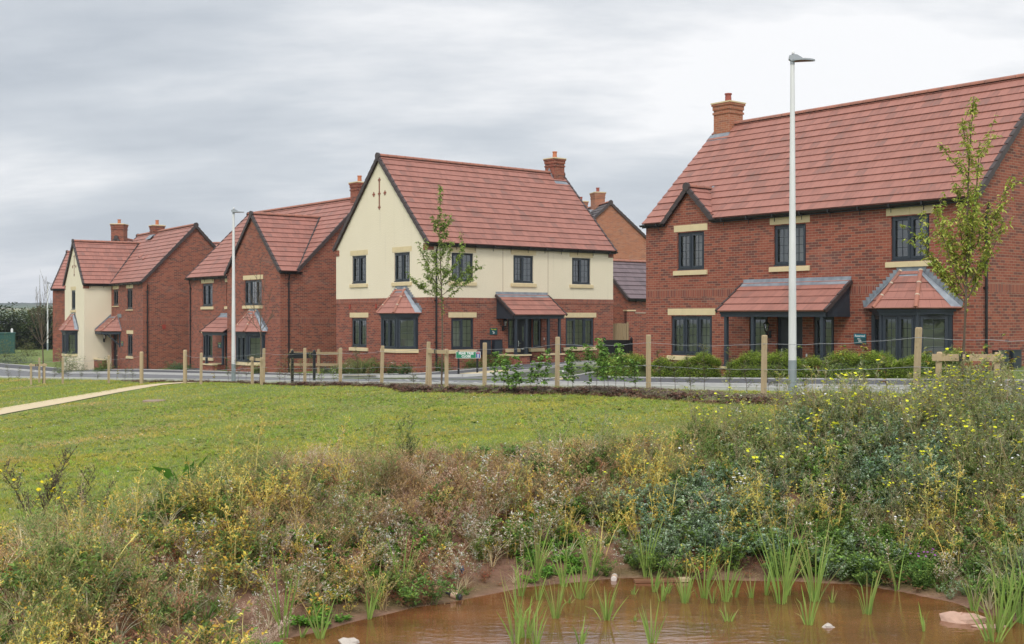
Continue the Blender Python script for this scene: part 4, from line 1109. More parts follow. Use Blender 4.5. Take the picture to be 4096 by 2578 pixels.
mk.append([(5.6, 2.0), (6.9, 1.2), (6.8, 1.6)])
sheet('road_markings', mk, .006, WHITEP)
PL = [(-5.6, -6.9), (-4.9, -7.2), (-4.7, -9.2), (-1.8, -12.0), (2.0, -15.2), (4.5, -17.5), (9, -21), (8.2, -22), (3.4, -18.6), (1.0, -16.4), (-2.8, -12.8), (-5.9, -9.8), (-6.2, -7.2)]
sheet('path', [PL], .022, PATHM, .5)
# drives in front of the far houses
sheet('drive', [[(-22, -1.7), (-19.5, -1.7), (-19.3, .3), (-22.3, .3)], [(-37, -1.9), (-33, -1.9), (-32, 6), (-36, 6)]], .07, TARM)
mh = MB(); x, y = -10.55, 34.8; z = zg1(x, y) + .03
mh.tube([(x, y, z - .1), (x, y, z + .02)], [.36, .33], simple('pinkish_concrete', (.30, .22, .16), .9, 8, .4), 16); tag(mh.build('manhole_ring'), 'round pinkish concrete drain ring lying flush in the lawn', 'drain')

# ================================================================ STREET LAMPS
def SQ(b): b.v = [(x * .66, y * .75, 6.56 + (z - 6.36) * .66) for x, y, z in b.v]
def street_lamp(label, X, Y, rot):
    t = thing('street_lamp', label, 'street lamp', (X, Y, zg1(X, Y)), rot, 'street lamps along the road')
    b = MB(); b.tube([(0, 0, .72), (0, 0, 2.2), (.0, 0, 6.58)], [.078, .072, .040], GALV, 20); b.build('column', t)
    b = MB(); b.tube([(0, 0, -.2), (0, 0, .72)], [.084, .082], GALVD, 20); b.box(-.03, .03, -.088, -.076, .28, .62, GALVD); b.build('painted_base', t)
    b = MB(); b.tube([(0, 0, 6.34), (0, 0, 6.50), (0, 0, 6.52)], [.066, .066, .03], LAMPH, 14)
    # bracket knuckle and flat tapering head reaching to +x
    prof = [(-.10, 6.60), (.02, 6.64), (.14, 6.62), (.26, 6.54), (.34, 6.47)]
    for s in (-.085, .085):
        b.poly([(x, s, z) for x, z in prof] + [(.10, s, 6.45), (-.04, s, 6.44), (-.11, s, 6.50)], LAMPH)
    for i in range(4): b.poly([(prof[i][0], -.085, prof[i][1]), (prof[i + 1][0], -.085, prof[i + 1][1]), (prof[i + 1][0], .085, prof[i + 1][1]), (prof[i][0], .085, prof[i][1])], LAMPH, None, None, True)
    b.poly([(-.10, -.085, 6.60), (-.10, .085, 6.60), (-.11, .085, 6.50), (-.11, -.085, 6.50)], LAMPH); b.poly([(-.11, -.085, 6.50), (-.11, .085, 6.50), (-.04, .085, 6.44), (-.04, -.085, 6.44)], LAMPH)
    SQ(b); b.build('lamp_bracket', t)
    b = MB(); n = 18; top = []; bot = []; tip = []
    for k in range(n):
        a = 2 * math.pi * k / n; x = .30 + .36 * math.cos(a); y = .15 * math.sin(a) * (1 - .25 * math.cos(a))
        zt = 6.475 + .02 * (1 - ((x - .30) / .36) ** 2); top.append((x, y, zt)); bot.append((x, y, zt - .05))
    for k in range(n): b.poly([bot[k], bot[(k + 1) % n], top[(k + 1) % n], top[k]], LAMPH, None, None, True)
    b.poly(top, LAMPH); SQ(b); o = b.build('lamp_head', t)
    b = MB(); b.poly([(.30 + (x - .30) * .9, y * .88, z - .004) for x, y, z in bot], LAMPU); b.poly(list(reversed(bot)), LAMPH); SQ(b); b.build('lens', o)
    b = MB(); b.tube([(.02, 0, 6.62), (.02, 0, 6.66)], .045, BLACK, 12); b.tube([(.02, 0, 6.66), (.02, 0, 6.72), (.02, 0, 6.75)], [.040, .040, .012], WHITEP, 12); SQ(b); b.build('light_sensor', t)
street_lamp('tall pale street lamp nearest the camera, in front of the right-hand brick house', 5.53, 23.26, R(-8))
street_lamp('pale street lamp in front of the brick house with the projecting gable', -10.85, 45.96, R(-8))
street_lamp('farthest small street lamp beside the trees at the left edge', -45.9, 116.6, R(10))

# ================================================================ FENCES
def post_mb(b, x, y, z, h, w=.075, lean=(0, 0), m=None, domed=False, rot=.6):
    M = Matrix.Translation((x, y, z)) @ Matrix.Rotation(rot, 4, 'Z') @ Matrix(((1, 0, lean[0], 0), (0, 1, lean[1], 0), (0, 0, 1, 0), (0, 0, 0, 1)))
    m = m or WOOD; b.box(-w / 2, w / 2, -w / 2, w / 2, -.25, h - .02, m, M); b.box(-w / 2, w / 2, -w / 2, w / 2, h - .02, h, m, M, w * (.30 if domed else .12))
def fence(label, posts, thick, levels):
    x0, y0 = posts[0][:2]; t = thing('post_and_wire_fence', label, 'fence', (x0, y0, zg1(x0, y0)), 0)
    W = []
    for (x, y, h, lx, ly) in posts:
        th = (x, y) in thick; z = zg1(x, y); b = MB(); w_ = .155 if th else .082
        if th: b.tube([(x - x0, y - y0, z - zg1(x0, y0) - .2), (x - x0, y - y0, z - zg1(x0, y0) + h - .05), (x - x0, y - y0, z - zg1(x0, y0) + h)], [.078, .078, .055], WOOD, 14)
        else: post_mb(b, x - x0, y - y0, z - zg1(x0, y0), h, w_, (lx, ly))
        b.build('post', t); W.append((x - x0, y - y0, z - zg1(x0, y0), h, lx, ly))
    for (lv, sag) in levels:
        b = MB(); P = []
        for i in range(len(W) - 1):
            a, c = W[i], W[i + 1]
            for k in range(10):
                f = k / 10; z = (a[2] + lv * a[3]) * (1 - f) + (c[2] + lv * c[3]) * f - sag * 4 * f * (1 - f) + .012 * math.sin(i * 7.3 + k * 2.1 + lv * 9) * math.sin(math.pi * f)
                P.append((a[0] * (1 - f) + c[0] * f, a[1] * (1 - f) + c[1] * f - .05, z))
        P.append((W[-1][0], W[-1][1] - .05, W[-1][2] + lv * W[-1][3])); b.tube(P, .0042, WIRE, 5); b.build('wire', t)
    return t
RP = [(-12.79, 46.15, 1.32, 0, 0), (-11.62, 47.67 - 3.6, 1.20, .01, 0), (-9.02, 43.39 - .6, 1.28, .02, 0), (-7.03, 40.02, 1.25, 0, 0), (-5.62, 38.6, 1.22, .01, 0), (-4.12, 37.26, 1.25, .03, 0), (-2.42, 33.6, 1.32, .04, 0), (-.74, 31.7, 1.25, .01, 0), (1.11, 29.0, 1.28, .012, 0),
      (3.17, 27.4, 1.32, .0, 0), (4.97, 23.3, 1.25, .02, 0), (6.85, 20.0, 1.24, .06, 0), (8.8, 17.2, 1.25, 0, 0), (10.8, 14.0, 1.25, 0, 0)]
fence('long fence of pale timber posts and wires, running right from the path gap', RP, {(-12.79, 46.15)}, [(.86, .05), (.46, .03), (.16, .02)])
LP = [(-15.11, 48.11, 1.32, 0, 0), (-17.3, 50.6, 1.2, 0, 0), (-20.3, 53.3, 1.2, 0, 0), (-22.6, 56.4, 1.2, 0, 0), (-26.6, 61, 1.2, 0, 0), (-31, 66, 1.2, 0, 0)]
fence('short fence of pale timber posts and wires, left of the path gap', LP, {(-15.11, 48.11)}, [(.86, .04), (.5, .03), (.16, .02)])
# ranch fence near house three
t = thing('timber_rail_fence', 'two-rail timber fence against the brick between the two middle houses', 'fence', (-9.75, 52.0, zg1(-9.75, 52.0)), math.atan2(51.6 - 52, -7.9 + 9.75))
for x in (0, 1.25, 2.2): b = MB(); b.box(x, x + .12, -.05, .07, -.2, 1.22, WOODG); b.build('post', t)
for z in (.98, .48): b = MB(); b.box(-.03, 2.34, -.09, -.05, z, z + .12, WOODG); b.build('rail', t)

# ================================================================ SIGNS
sx, sy = -2.12, 44.6
t = thing('street_name_sign', 'green and white street sign reading PEAR TREE CLOSE on two black posts', 'sign', (sx, sy, zg1(sx, sy)), 0)
s = sy / 2774; 
b = MB(); b.box(0, .93, -.03, -.012, .68, .93, WHITEP); b.build('plate', t)
b = MB(); b.box(.012, .918, -.034, -.030, .692, .918, SIGNG); b.build('green_panel', t)
b = MB(); b.box(.755, .918, -.038, -.0345, .692, .918, WHITEP); b.box(.765, .908, -.041, -.0385, .70, .91, SIGNB); b.build('dead_end_panel', t)
b = MB(); b.box(.775, .898, -.044, -.0415, .86, .898, SIGNR); b.box(.82, .854, -.044, -.0415, .71, .858, WHITEP); b.build('dead_end_symbol', t)
letters(t, "PEAR TREE", .118, .39, -.0345, .862, WHITEP, .004); letters(t, "CLOSE", .118, .39, -.0345, .752, WHITEP, .004)
for x in (.06, .77): b = MB(); b.box(x, x + .075, -.012, .06, -.2, .95, BLACK); b.box(x, x + .075, -.012, .06, .95, .98, BLACK, None, .02); b.build('sign_post', t)
def black_board(label, X, Y, rot, w=.80, h=.20, H=1.15, full=False):
    t = thing('sign_board', label, 'sign', (X, Y, zg1(X, Y)), rot)
    for x in (0, w): b = MB(); b.box(x, x + .09, -.045, .045, -.2, H - .03, BLACK); b.box(x, x + .09, -.045, .045, H - .03, H + .02, BLACK, None, .03); b.build('sign_post', t)
    b = MB(); b.box(-.04 if not full else .09, w + .13 if not full else w, .046, .075, H - .12 - h, H - .08, BLACK); b.build('board', t)
black_board('black street-name sign seen from behind on two posts, left of the middle house', -7.85, 41.9, .35, .78, .17, 1.18)
black_board('black sign seen from behind in front of the timber gate', 3.28, 42.4, .1, .98, .45, 1.18, True)

# tree stakes with crossbar
def stake_frame(label, x, y, rot, w=.62, h=.98, lean=0.0):
    t = thing('tree_stake_frame', label, 'tree stake', (x, y, zg1(x, y)), rot, 'timber stake frames round young trees')
    for xx in (-w / 2, w / 2): b = MB(); post_mb(b, xx, 0, 0, h, .078, (lean, 0), None, False, 0); b.build('stake', t)
    b = MB(); b.box(-w / 2 - .06, w / 2 + .12, -.075, -.039, h - .13, h - .03, WOOD); b.build('crossbar', t)
    b = MB(); b.box(-.09, -.04, -.08, -.034, h - .135, h - .025, RUBBER); b.tube([(.02, .0, h - .135), (.02, .0, h - .025)], .05, RUBBER, 10); b.box(.0, .05, -.08, -.03, h - .135, h - .025, RUBBER); b.build('strap', t)
TREES = {'mid': (-1.93, 32.3), 'right': (6.62, 17.5), 'bare1': (-8.98, 42.0), 'bare2': (-21.7, 54.6)}
stake_frame('timber frame of two stakes round the leafy young tree before the middle house', -2.0, 31.9, R(-58), .95, 1.04)
stake_frame('timber frame of two stakes at right, half buried in yellow flowers', 6.60, 17.2, R(-12), .80, 1.02, .05)
stake_frame('timber frame of two stakes round the bare tree near the second street lamp', -9.0, 41.6, R(-55), .82, .98)
stake_frame('timber frame of two stakes round the bare tree at far left', -21.75, 54.1, R(10), .58, .98)

# substation cabinet, far left
t = thing('steel_cabinet', 'dark green steel cabinet at the left edge in front of the hedge', 'cabinet', (-46.75, 105.5, zg1(-46.75, 105.5)), .38)
b = MB(); b.box(-3.0, 2.1, 0, 2.4, -1.2, 1.85, GREENP); b.box(-3.06, 2.16, -.06, 2.46, 1.85, 1.95, GREENP); b.build('body', t)
b = MB()
for x in (-2.9, -1.2, .5): b.box(x, x + 1.55, -.03, 0, -1.0, 1.7, GREENP)
b.build('door', t)
t = thing('white_marker_post', 'small white marker post above the green cabinet', 'post', (-46.35, 109, zg1(-46.35, 109)), 0); b = MB(); b.box(0, .20, 0, .20, 0, 2.15, WHITEP, None, .02); b.box(.04, .16, .04, .16, 2.15, 2.22, WHITEP, None, .03); b.build('post', t)

# ================================================================ VEGETATION
def foliage_f(T):
    c = T.n('ShaderNodeVertexColor', {'layer_name': 'Col'}).outputs[0]
    p = T.n('ShaderNodeNewGeometry').outputs['Position']
    n = T.noise(p, 11, 2)
    c = T.mix(T.math('MULTIPLY', n, .35), c, T.n('ShaderNodeVectorMath', {'operation': 'SCALE'}, i0=c, Scale=.62).outputs[0])
    d = T.n('ShaderNodeBsdfPrincipled', None, Roughness=.62, **{'Base Color': c, 'Specular IOR Level': .25}).outputs[0]
    t = T.n('ShaderNodeBsdfTranslucent', None, Color=c).outputs[0]
    return T.n('ShaderNodeMixShader', None, i0=.32, i1=d, i2=t).outputs[0]
FOL = mat('leaves_and_stems', foliage_f)
BARK = mat('young_tree_bark', lambda T: princ(T, T.mix(T.noise(T.mapping(oco(T), (30, 30, 6)), 1, 4), (.16, .115, .075), (.075, .055, .04)), .9, T.noise(oco(T), 60, 3), .5, .01))

class TP:
    """plant template: triangles with a colour per corner point"""
    def __init__(s): s.v = []; s.t = []; s.c = []
    def add(s, pts, tris, col):
        i = len(s.v); s.v += [tuple(p) for p in pts]; s.c += [tuple(col)] * len(pts); s.t += [(a + i, b + i, c + i) for a, b, c in tris]
    def leaf(s, p, d, l, w, col, droop=.2):
        p = np.array(p, float); d = np.array(d, float); d /= np.linalg.norm(d) + 1e-9
        side = np.cross(d, (random.uniform(-.4, .4), random.uniform(-.4, .4), 1)); side /= np.linalg.norm(side) + 1e-9
        m = p + d * l * .5; e = p + d * l - np.array((0, 0, droop * l))
        s.add([p, m + side * w / 2, e, m - side * w / 2], [(0, 1, 2), (0, 2, 3)], col)
    def strip(s, pts, ws, col, col2=None):
        pts = [np.array(p, float) for p in pts]; n = len(pts); V = []; a = random.uniform(0, 6.28); side = np.array((math.cos(a), math.sin(a), 0))
        for k, p in enumerate(pts): V += [p - side * ws[k] / 2, p + side * ws[k] / 2]
        i = len(s.v); s.v += [tuple(p) for p in V]
        for k in range(n):
            f = k / max(1, n - 1); c = col if col2 is None else tuple(col[j] * (1 - f) + col2[j] * f for j in range(3)); s.c += [c, c]
        for k in range(n - 1):
            j = i + 2 * k; s.t += [(j, j + 1, j + 3), (j, j + 3, j + 2)]
    def rod(s, p, q, r0, r1, col):
        p = np.array(p, float); q = np.array(q, float); d = q - p; d /= np.linalg.norm(d) + 1e-9
        x = np.cross(d, (.3, .2, 1)); x /= np.linalg.norm(x) + 1e-9; y = np.cross(d, x); V = []
        for (c, r) in ((p, r0), (q, r1)):
            for k in range(3): a = 2.094 * k; V.append(c + (x * math.cos(a) + y * math.sin(a)) * r)
        s.add(V, [(0, 1, 4), (0, 4, 3), (1, 2, 5), (1, 5, 4), (2, 0, 3), (2, 3, 5)], col)
    def disc(s, p, r, col, tilt=.35, n=5, cen=None):
        a0 = random.uniform(0, 6.28); tx, ty = random.uniform(-tilt, tilt), random.uniform(-tilt, tilt) - .25
        V = [np.array(p)] + [np.array(p) + np.array((math.cos(a0 + 6.283 * k / n) * r, math.sin(a0 + 6.283 * k / n) * r, 0)) for k in range(n)]
        for v in V[1:]: v[2] += (v[0] - p[0]) * tx + (v[1] - p[1]) * ty * -1 + r * .25
        s.add(V, [(0, k + 1, (k + 1) % n + 1) for k in range(n)], col)
    def arr(s): return np.array(s.v, np.float32), np.array(s.t, np.int32), np.array(s.c, np.float32)

def rc(cols, j=.18):
    c = random.choice(cols); k = random.uniform(1 - j, 1 + j); return tuple(x * k for x in c)
def rdir(zmin=-1, zmax=1):
    a = random.uniform(0, 6.283); z = random.uniform(zmin, zmax); r = math.sqrt(max(0, 1 - z * z)); return np.array((r * math.cos(a), r * math.sin(a), z))

def stem_plant(h=.6, stems=3, spread=.25, stemw=.006, scol=[(.3, .25, .1)], nb=8, bl=.12, leaves=8, ls=(.02, .008), lcols=[(.2, .25, .05)], bstart=.15, curl=.0, up=.6, head=None, hcols=None, hn=1, hr=.012, basal=0, bas=(.1, .03), bcols=None, wob=.03):
    t = TP()
    for s_ in range(stems):
        d = rdir(0, .1); sp = spread * random.uniform(.3, 1.1); H = h * random.uniform(.65, 1.08); p0 = d * .03 * random.random(); P = []
        n = 6; wx, wy = random.uniform(-1, 1) * wob, random.uniform(-1, 1) * wob
        for k in range(n):
            f = k / (n - 1); P.append(p0 + d * sp * f ** 1.5 + np.array((wx * math.sin(f * 5), wy * math.sin(f * 4 + 1), H * f - sp * .25 * f * f)))
        sc = rc(scol)
        t.strip(P, [stemw * (1 - .6 * k / (n - 1)) for k in range(n)], sc)
        def at(f):
            x = f * (n - 1); i = min(int(x), n - 2); return P[i] + (P[i + 1] - P[i]) * (x - i)
        for b in range(nb):
            f = random.uniform(bstart, 1); q = at(f); bd = rdir(-.05, .3) + np.array((0, 0, up)); bd /= np.linalg.norm(bd); L = bl * random.uniform(.5, 1.2) * (1.15 - .7 * f)
            tip = q + bd * L; mid = q + bd * L * .55 + np.array((0, 0, -L * .06)); t.strip([q, mid, tip], [stemw * .55, stemw * .45, stemw * .25], sc)
            for j in range(leaves):
                g = random.uniform(.15, 1.05); lp = q + (tip - q) * g + rdir() * ls[0] * .25
                ld = rdir(-.4, .7) * .8 + bd * .6; t.leaf(lp, ld, ls[0] * random.uniform(.6, 1.25), ls[1] * random.uniform(.7, 1.2), rc(lcols), curl)
            if head and random.random() < head:
                for _ in range(hn):
                    hp = tip + rdir(-.2, 1) * hr * (0 if hn == 1 else 2.2); t.disc(hp, hr * random.uniform(.8, 1.2), rc(hcols, .1))
        if head and random.random() < head: t.disc(P[-1], hr * 1.1, rc(hcols, .1))
    for k in range(basal):
        d = rdir(.1, .6); t.leaf(d * .01, d, bas[0] * random.uniform(.6, 1.2), bas[1], rc(bcols or lcols), .35)
    return t

def blades(n=8, h=.1, w=.004, spread=.05, cols=[(.15, .25, .03)], bend=.5, tipc=None, seg=2, base=.02):
    t = TP()
    for k in range(n):
        d = rdir(0, .05); b = d * base * random.random(); H = h * random.uniform(.5, 1.1); s_ = spread * random.uniform(.3, 1.2); P = []
        for j in range(seg + 1):
            f = j / seg; P.append(b + d * s_ * f ** 1.7 + np.array((0, 0, H * (f - bend * .35 * f * f))))
        c = rc(cols); t.strip(P, [w * (1 - f_ * .9) for f_ in np.linspace(0, 1, seg + 1) ** 2], c, tipc)
    return t

def merge(name, temps, inst, m=FOL, parent=None, loc=None):
    """one mesh from templates; inst rows: template index, x, y, z, rot, scale, tint r, g, b[, zscale]"""
    Vs = []; Ts = []; Cs = []; off = 0; A = [t.arr() for t in temps]; lo = np.array(loc if loc is not None else (0, 0, 0), np.float32)
    inst = np.asarray(inst, float)
    if len(inst) == 0: return None
    for i, (v, tr, c) in enumerate(A):
        I = inst[inst[:, 0].astype(int) == i]
        if len(I) == 0 or len(v) == 0: continue
        ca, sa = np.cos(I[:, 4])[:, None], np.sin(I[:, 4])[:, None]; sc = I[:, 5][:, None]
        x = (v[None, :, 0] * ca - v[None, :, 1] * sa) * sc + I[:, 1][:, None]; y = (v[None, :, 0] * sa + v[None, :, 1] * ca) * sc + I[:, 2][:, None]
        z = v[None, :, 2] * sc * (I[:, 9][:, None] if I.shape[1] > 9 else 1) + I[:, 3][:, None]
        W = np.stack([x, y, z], -1).reshape(-1, 3) - lo; K = len(I); n = len(v)
        Vs.append(W); Ts.append((tr[None] + (np.arange(K) * n)[:, None, None] + off).reshape(-1, 3)); off += K * n
        Cs.append((c[None] * I[:, None, 6:9]).reshape(-1, 3))
    V = np.concatenate(Vs).astype(np.float32); F = np.concatenate(Ts).astype(np.int32); C = np.clip(np.concatenate(Cs), 0, 1)
    me = bpy.data.meshes.new(name); me.vertices.add(len(V)); me.vertices.foreach_set('co', V.ravel()); me.loops.add(F.size); me.loops.foreach_set('vertex_index', F.ravel())
    me.polygons.add(len(F)); me.polygons.foreach_set('loop_start', np.arange(0, F.size, 3, dtype=np.int32)); me.polygons.foreach_set('loop_total', np.full(len(F), 3, np.int32))
    a = me.color_attributes.new('Col', 'FLOAT_COLOR', 'POINT'); a.data.foreach_set('color', np.concatenate([C, np.ones((len(C), 1))], 1).astype(np.float32).ravel())
    me.materials.append(m); me.update(); o = bpy.data.objects.new(name, me); link(o, parent, loc if parent is None else None); return o

def insts(x, y, z, nt, smin=.7, smax=1.2, tj=.15, warm=0.0, zs=None):
    n = len(x); k = rng.uniform(1 - tj, 1 + tj, n); wv = rng.uniform(-1, 1, n) * warm
    r = [rng.integers(0, nt, n), x, y, z, rng.uniform(0, 6.283, n), rng.uniform(smin, smax, n), k * (1 + wv), k, k * (1 - wv)]
    if zs is not None: r.append(zs)
    return np.stack(r, 1)
def rand_in(n, x0, x1, y0, y1): return rng.uniform(x0, x1, n), rng.uniform(y0, y1, n)
def inview(x, y, m=2.2): return (x / np.maximum(y, .1) < .4341 + (m + 2.2) / np.maximum(y, .1)) & (x / np.maximum(y, .1) > -.4341 - m / np.maximum(y, .1)) & (y > 5)

# ---- lawn: short mown tufts, coarser and paler towards the bank
gcols = [(.22, .31, .038), (.27, .36, .05), (.18, .27, .032), (.34, .38, .085), (.24, .33, .042)]
dry = [(.52, .45, .20), (.42, .40, .14), (.44, .34, .17)]
gt = [blades(7, .045, .0045, .035, gcols, .6) for _ in range(5)] + [blades(6, .05, .004, .045, gcols + dry, .7) for _ in range(3)]
x, y = [], []
for (y0, y1, dens) in ((10, 15, 420), (15, 20, 330), (20, 27, 190), (27, 36, 110), (36, 50, 60), (50, 70, 30)):
    hw = .45 * y1 + 1; n = int(dens * (hw + min(hw + 1.5, 17)) * (y1 - y0)); a, b = rand_in(n, -hw, min(hw + 1.5, 17), y0, y1); x.append(a); y.append(b)
x = np.concatenate(x); y = np.concatenate(y); u, v = uv2(x, y); d = pond_dist(x, y)
k = inview(x, y) & (v < -6.95) & (d > 2.5 + .5 * vnoise(x, y, 2, 40)) & ((mulch_w(u, v) < .3) | ((rng.random(len(x)) < .22) & (vnoise(u, v, 2.2, 91) > -.1)))
# thin out on the gravel path and where the soil shows
pu = np.interp(v, [-22, -17.5, -12, -9.5, -7], [9.0, 4.0, -2.2, -5.0, -5.6]); k &= np.abs(u - pu) > np.interp(v, [-22, -7], [1.22, .66]) + .16 * vnoise(x, y, 5, 77)
bare = (d < 4.3) & (vnoise(x, y, 1.4, 41) + .3 * vnoise(x, y, 6, 42) > .12); k &= ~bare | (rng.random(len(x)) < .25)
x, y = x[k], y[k]; I = insts(x, y, zg(x, y) - .004, 8, .7, 1.25, .22, .10)
pn = vnoise(x, y, .9, 50) + .8 * vnoise(x, y, 2.6, 51) + .5 * vnoise(x, y, 6, 52); yell = np.clip(.45 + pn * 1.1 - .3 * np.clip((y - 20) / 8, 0, 1), 0, 1)
dry_ = np.clip((vnoise(x, y, .55, 57) + .7 * vnoise(x, y, 1.5, 58) + .6 * np.clip((19 - y) / 6, -.4, .6)) * 1.6, 0, 1); I[:, 6] *= (1.10 + .50 * yell) * (1 + .38 * dry_); I[:, 7] *= (1.0 + .10 * yell) * (1 + .04 * dry_); I[:, 8] *= 1 + 1.3 * dry_; dk_ = 1 - .18 * np.clip(vnoise(x, y, 1.8, 55) * 2, 0, 1); I[:, 6:9] *= dk_[:, None]; I[:, 5] *= np.interp(y, [12, 40, 60], [1.0, 1.5, 2.2]); I[:, 6:9] *= 1.30
merge('lawn_grass', gt, I)['kind'] = 'stuff'
# scattered coarse weeds, clover and daisies in the lawn
wt = [blades(9, .10, .010, .10, [(.30, .44, .055), (.36, .48, .07)], .9) for _ in range(3)] + [blades(10, .05, .03, .09, [(.14, .22, .04), (.18, .22, .05)], 1.2) for _ in range(3)] + [blades(12, .12, .004, .12, dry, .6) for _ in range(3)]
x, y = rand_in(26000, -16, 16, 11, 34); u, v = uv2(x, y); k = inview(x, y) & (v < -7.2) & (pond_dist(x, y) > 2.8) & (vnoise(x, y, 1.6, 60) > -.15) & (np.abs(u - np.interp(v, [-22, -17.5, -12, -9.5, -7], [9.0, 4.0, -2.2, -5.0, -5.6])) > 1.3)
x, y = x[k], y[k]; merge('lawn_weeds', wt, insts(x, y, zg(x, y), 9, .5, 1.1, .25, .15))['kind'] = 'stuff'
dt = TP(); dt.disc((0, 0, .05), .013, (.8, .8, .76), .2, 6); dt2 = TP(); dt2.leaf((0, 0, .03), (1, .2, .4), .05, .03, (.55, .5, .38))
x, y = rand_in(1500, -16, 14, 12, 36); u, v = uv2(x, y); k = inview(x, y) & (v < -7.5) & (pond_dist(x, y) > 2.5) & (vnoise(x, y, 1.1, 71) > .05)
x, y = x[k], y[k]; merge('lawn_daisies', [dt, dt, dt2], insts(x, y, zg(x, y), 3, .7, 1.3, .1))['kind'] = 'stuff'
# mulch chips on the planting strip
ct = [TP() for _ in range(4)]
for t_ in ct:
    for _ in range(10): t_.leaf(rdir(-.1, .2) * .12 * random.random() + np.array((0, 0, .015)), rdir(-.2, .5), random.uniform(.03, .09), random.uniform(.010, .022), rc([(.22, .155, .12), (.31, .23, .185), (.44, .37, .31), (.13, .09, .075), (.34, .21, .155)]), .1)
u = rng.uniform(-16, 34, 26000); v = rng.uniform(-10.6, -6.9, 26000); k = mulch_w(u, v) > .2; u, v = u[k], v[k]; x, y = xy2(u, v); k = inview(x, y); x, y = x[k], y[k]
merge('bark_mulch', ct, insts(x, y, zg(x, y), 4, .7, 1.3, .3))['kind'] = 'stuff'
# red clods at the front edge of the mulch
cl = []
for _ in range(4):
    t_ = TP()
    for _ in range(9):
        p = rdir(-.05, .3) * .10 * random.random(); r = random.uniform(.02, .05); V = [p + rdir(-.2, 1) * r for _ in range(5)]; t_.add(V, [(0, 1, 2), (0, 2, 3), (0, 3, 4), (1, 2, 3), (1, 3, 4), (0, 1, 4)], rc([(.24, .125, .085), (.17, .085, .055), (.30, .17, .12)]))
    cl.append(t_)
o_ = np.argsort(MU[:, 0]); u = rng.uniform(-10, 33, 2600); c_ = np.interp(u, MU[o_, 0], MU[o_, 1]); wd = np.interp(u, MU[o_, 0], MU[o_, 2]); v = c_ - wd * rng.uniform(.75, 1.25, len(u))
x, y = xy2(u, v); k = inview(x, y); x, y = x[k], y[k]; merge('soil_clods', cl, insts(x, y, zg(x, y), 4, .6, 1.4, .25))['kind'] = 'stuff'

# ---- the bank round the pond
YEL = [(.50, .38, .055), (.56, .44, .09), (.42, .33, .07), (.50, .30, .04)]
BRN = [(.25, .165, .080), (.34, .235, .12), (.19, .12, .065), (.40, .29, .16)]
OLV = [(.20, .185, .07), (.26, .23, .10), (.15, .15, .06)]
GRN = [(.085, .145, .035), (.11, .18, .04), (.065, .11, .03), (.15, .22, .05)]
BLG = [(.13, .19, .105), (.17, .24, .14), (.10, .15, .08), (.23, .29, .19)]
STR = [(.50, .42, .26), (.42, .34, .20), (.55, .48, .33)]
PINK = [(.30, .14, .085), (.36, .19, .11), (.24, .11, .07)]
FLY = [(.85, .66, .02), (.90, .74, .03)]; WHT = [(.80, .79, .74), (.70, .68, .62)]
TPL = {}
TPL['yellow'] = [stem_plant(.60, 3, .28, .011, [(.58, .46, .14), (.50, .38, .12), (.46, .40, .14)], 9, .15, 6, (.032, .014), YEL + [(.50, .44, .16), (.34, .36, .09)], .12, .1, .7) for _ in range(6)]
TPL['yellowlow'] = [stem_plant(.32, 4, .26, .008, [(.48, .38, .14)], 7, .12, 5, (.040, .022), YEL + OLV + GRN, .1, .1, .5) for _ in range(4)]
TPL['brown'] = [stem_plant(.44, 6, .30, .008, BRN, 9, .13, 4, (.026, .011), BRN + [(.42, .26, .10), (.46, .34, .10)], .1, .1, .7) for _ in range(6)]
TPL['pink'] = [stem_plant(.34, 5, .24, .007, PINK, 8, .10, 5, (.028, .012), PINK + BRN, .1, .1, .7) for _ in range(4)]
TPL['bush'] = [stem_plant(.55, 22, .42, .0045, [(.22, .17, .085), (.29, .22, .12), (.17, .14, .06)], 12, .15, 3, (.012, .005), OLV + BRN, .15, 0, .9) for _ in range(4)]
TPL['olive'] = [stem_plant(.56, 6, .28, .007, OLV, 9, .14, 5, (.040, .011), OLV + GRN, .1, .1, .9) for _ in range(5)]
TPL['green'] = [stem_plant(.34, 5, .26, .007, GRN, 7, .11, 6, (.055, .028), GRN + [(.20, .30, .06)], .05, .2, .5) for _ in range(6)]
TPL['blue'] = [stem_plant(.42, 6, .34, .006, [(.15, .20, .10)], 9, .13, 9, (.034, .021), BLG + [(.33, .38, .29), (.15, .24, .07)], .08, .1, .4) for _ in range(6)]
TPL['ragwort'] = [stem_plant(.80, 4, .26, .008, [(.22, .24, .10), (.27, .22, .12), (.20, .14, .10)], 12, .17, 5, (.050, .013), [(.13, .17, .06), (.17, .20, .09), (.24, .23, .13)], .2, .1, .9, .20, FLY, 1, .022) for _ in range(6)] + \
                 [stem_plant(.72, 4, .26, .007, [(.25, .22, .12), (.26, .17, .13)], 12, .15, 5, (.040, .012), [(.22, .20, .12), (.15, .18, .08)], .2, .1, .9, .16, WHT + [(.45, .36, .22)], 1, .015) for _ in range(4)]
TPL['fluff'] = [stem_plant(.55, 3, .10, .006, [(.30, .20, .11), (.36, .24, .13)], 9, .085, 5, (.046, .012), [(.74, .69, .61), (.56, .48, .38), (.38, .29, .18), (.17, .22, .07), (.14, .20, .05)], .35, .2, .9) for _ in range(5)]
TPL['straw'] = [blades(18, .44, .0060, .26, STR, .9, None, 4) for _ in range(5)]
TPL['tussock'] = [blades(24, .24, .010, .17, GRN + [(.17, .24, .05)], .9, None, 3) for _ in range(4)]
TPL['clover'] = [stem_plant(.10, 8, .12, .003, GRN, 4, .05, 5, (.030, .024), [(.11, .24, .03), (.15, .30, .04), (.08, .17, .03)], .1, .1, .3) for _ in range(4)]
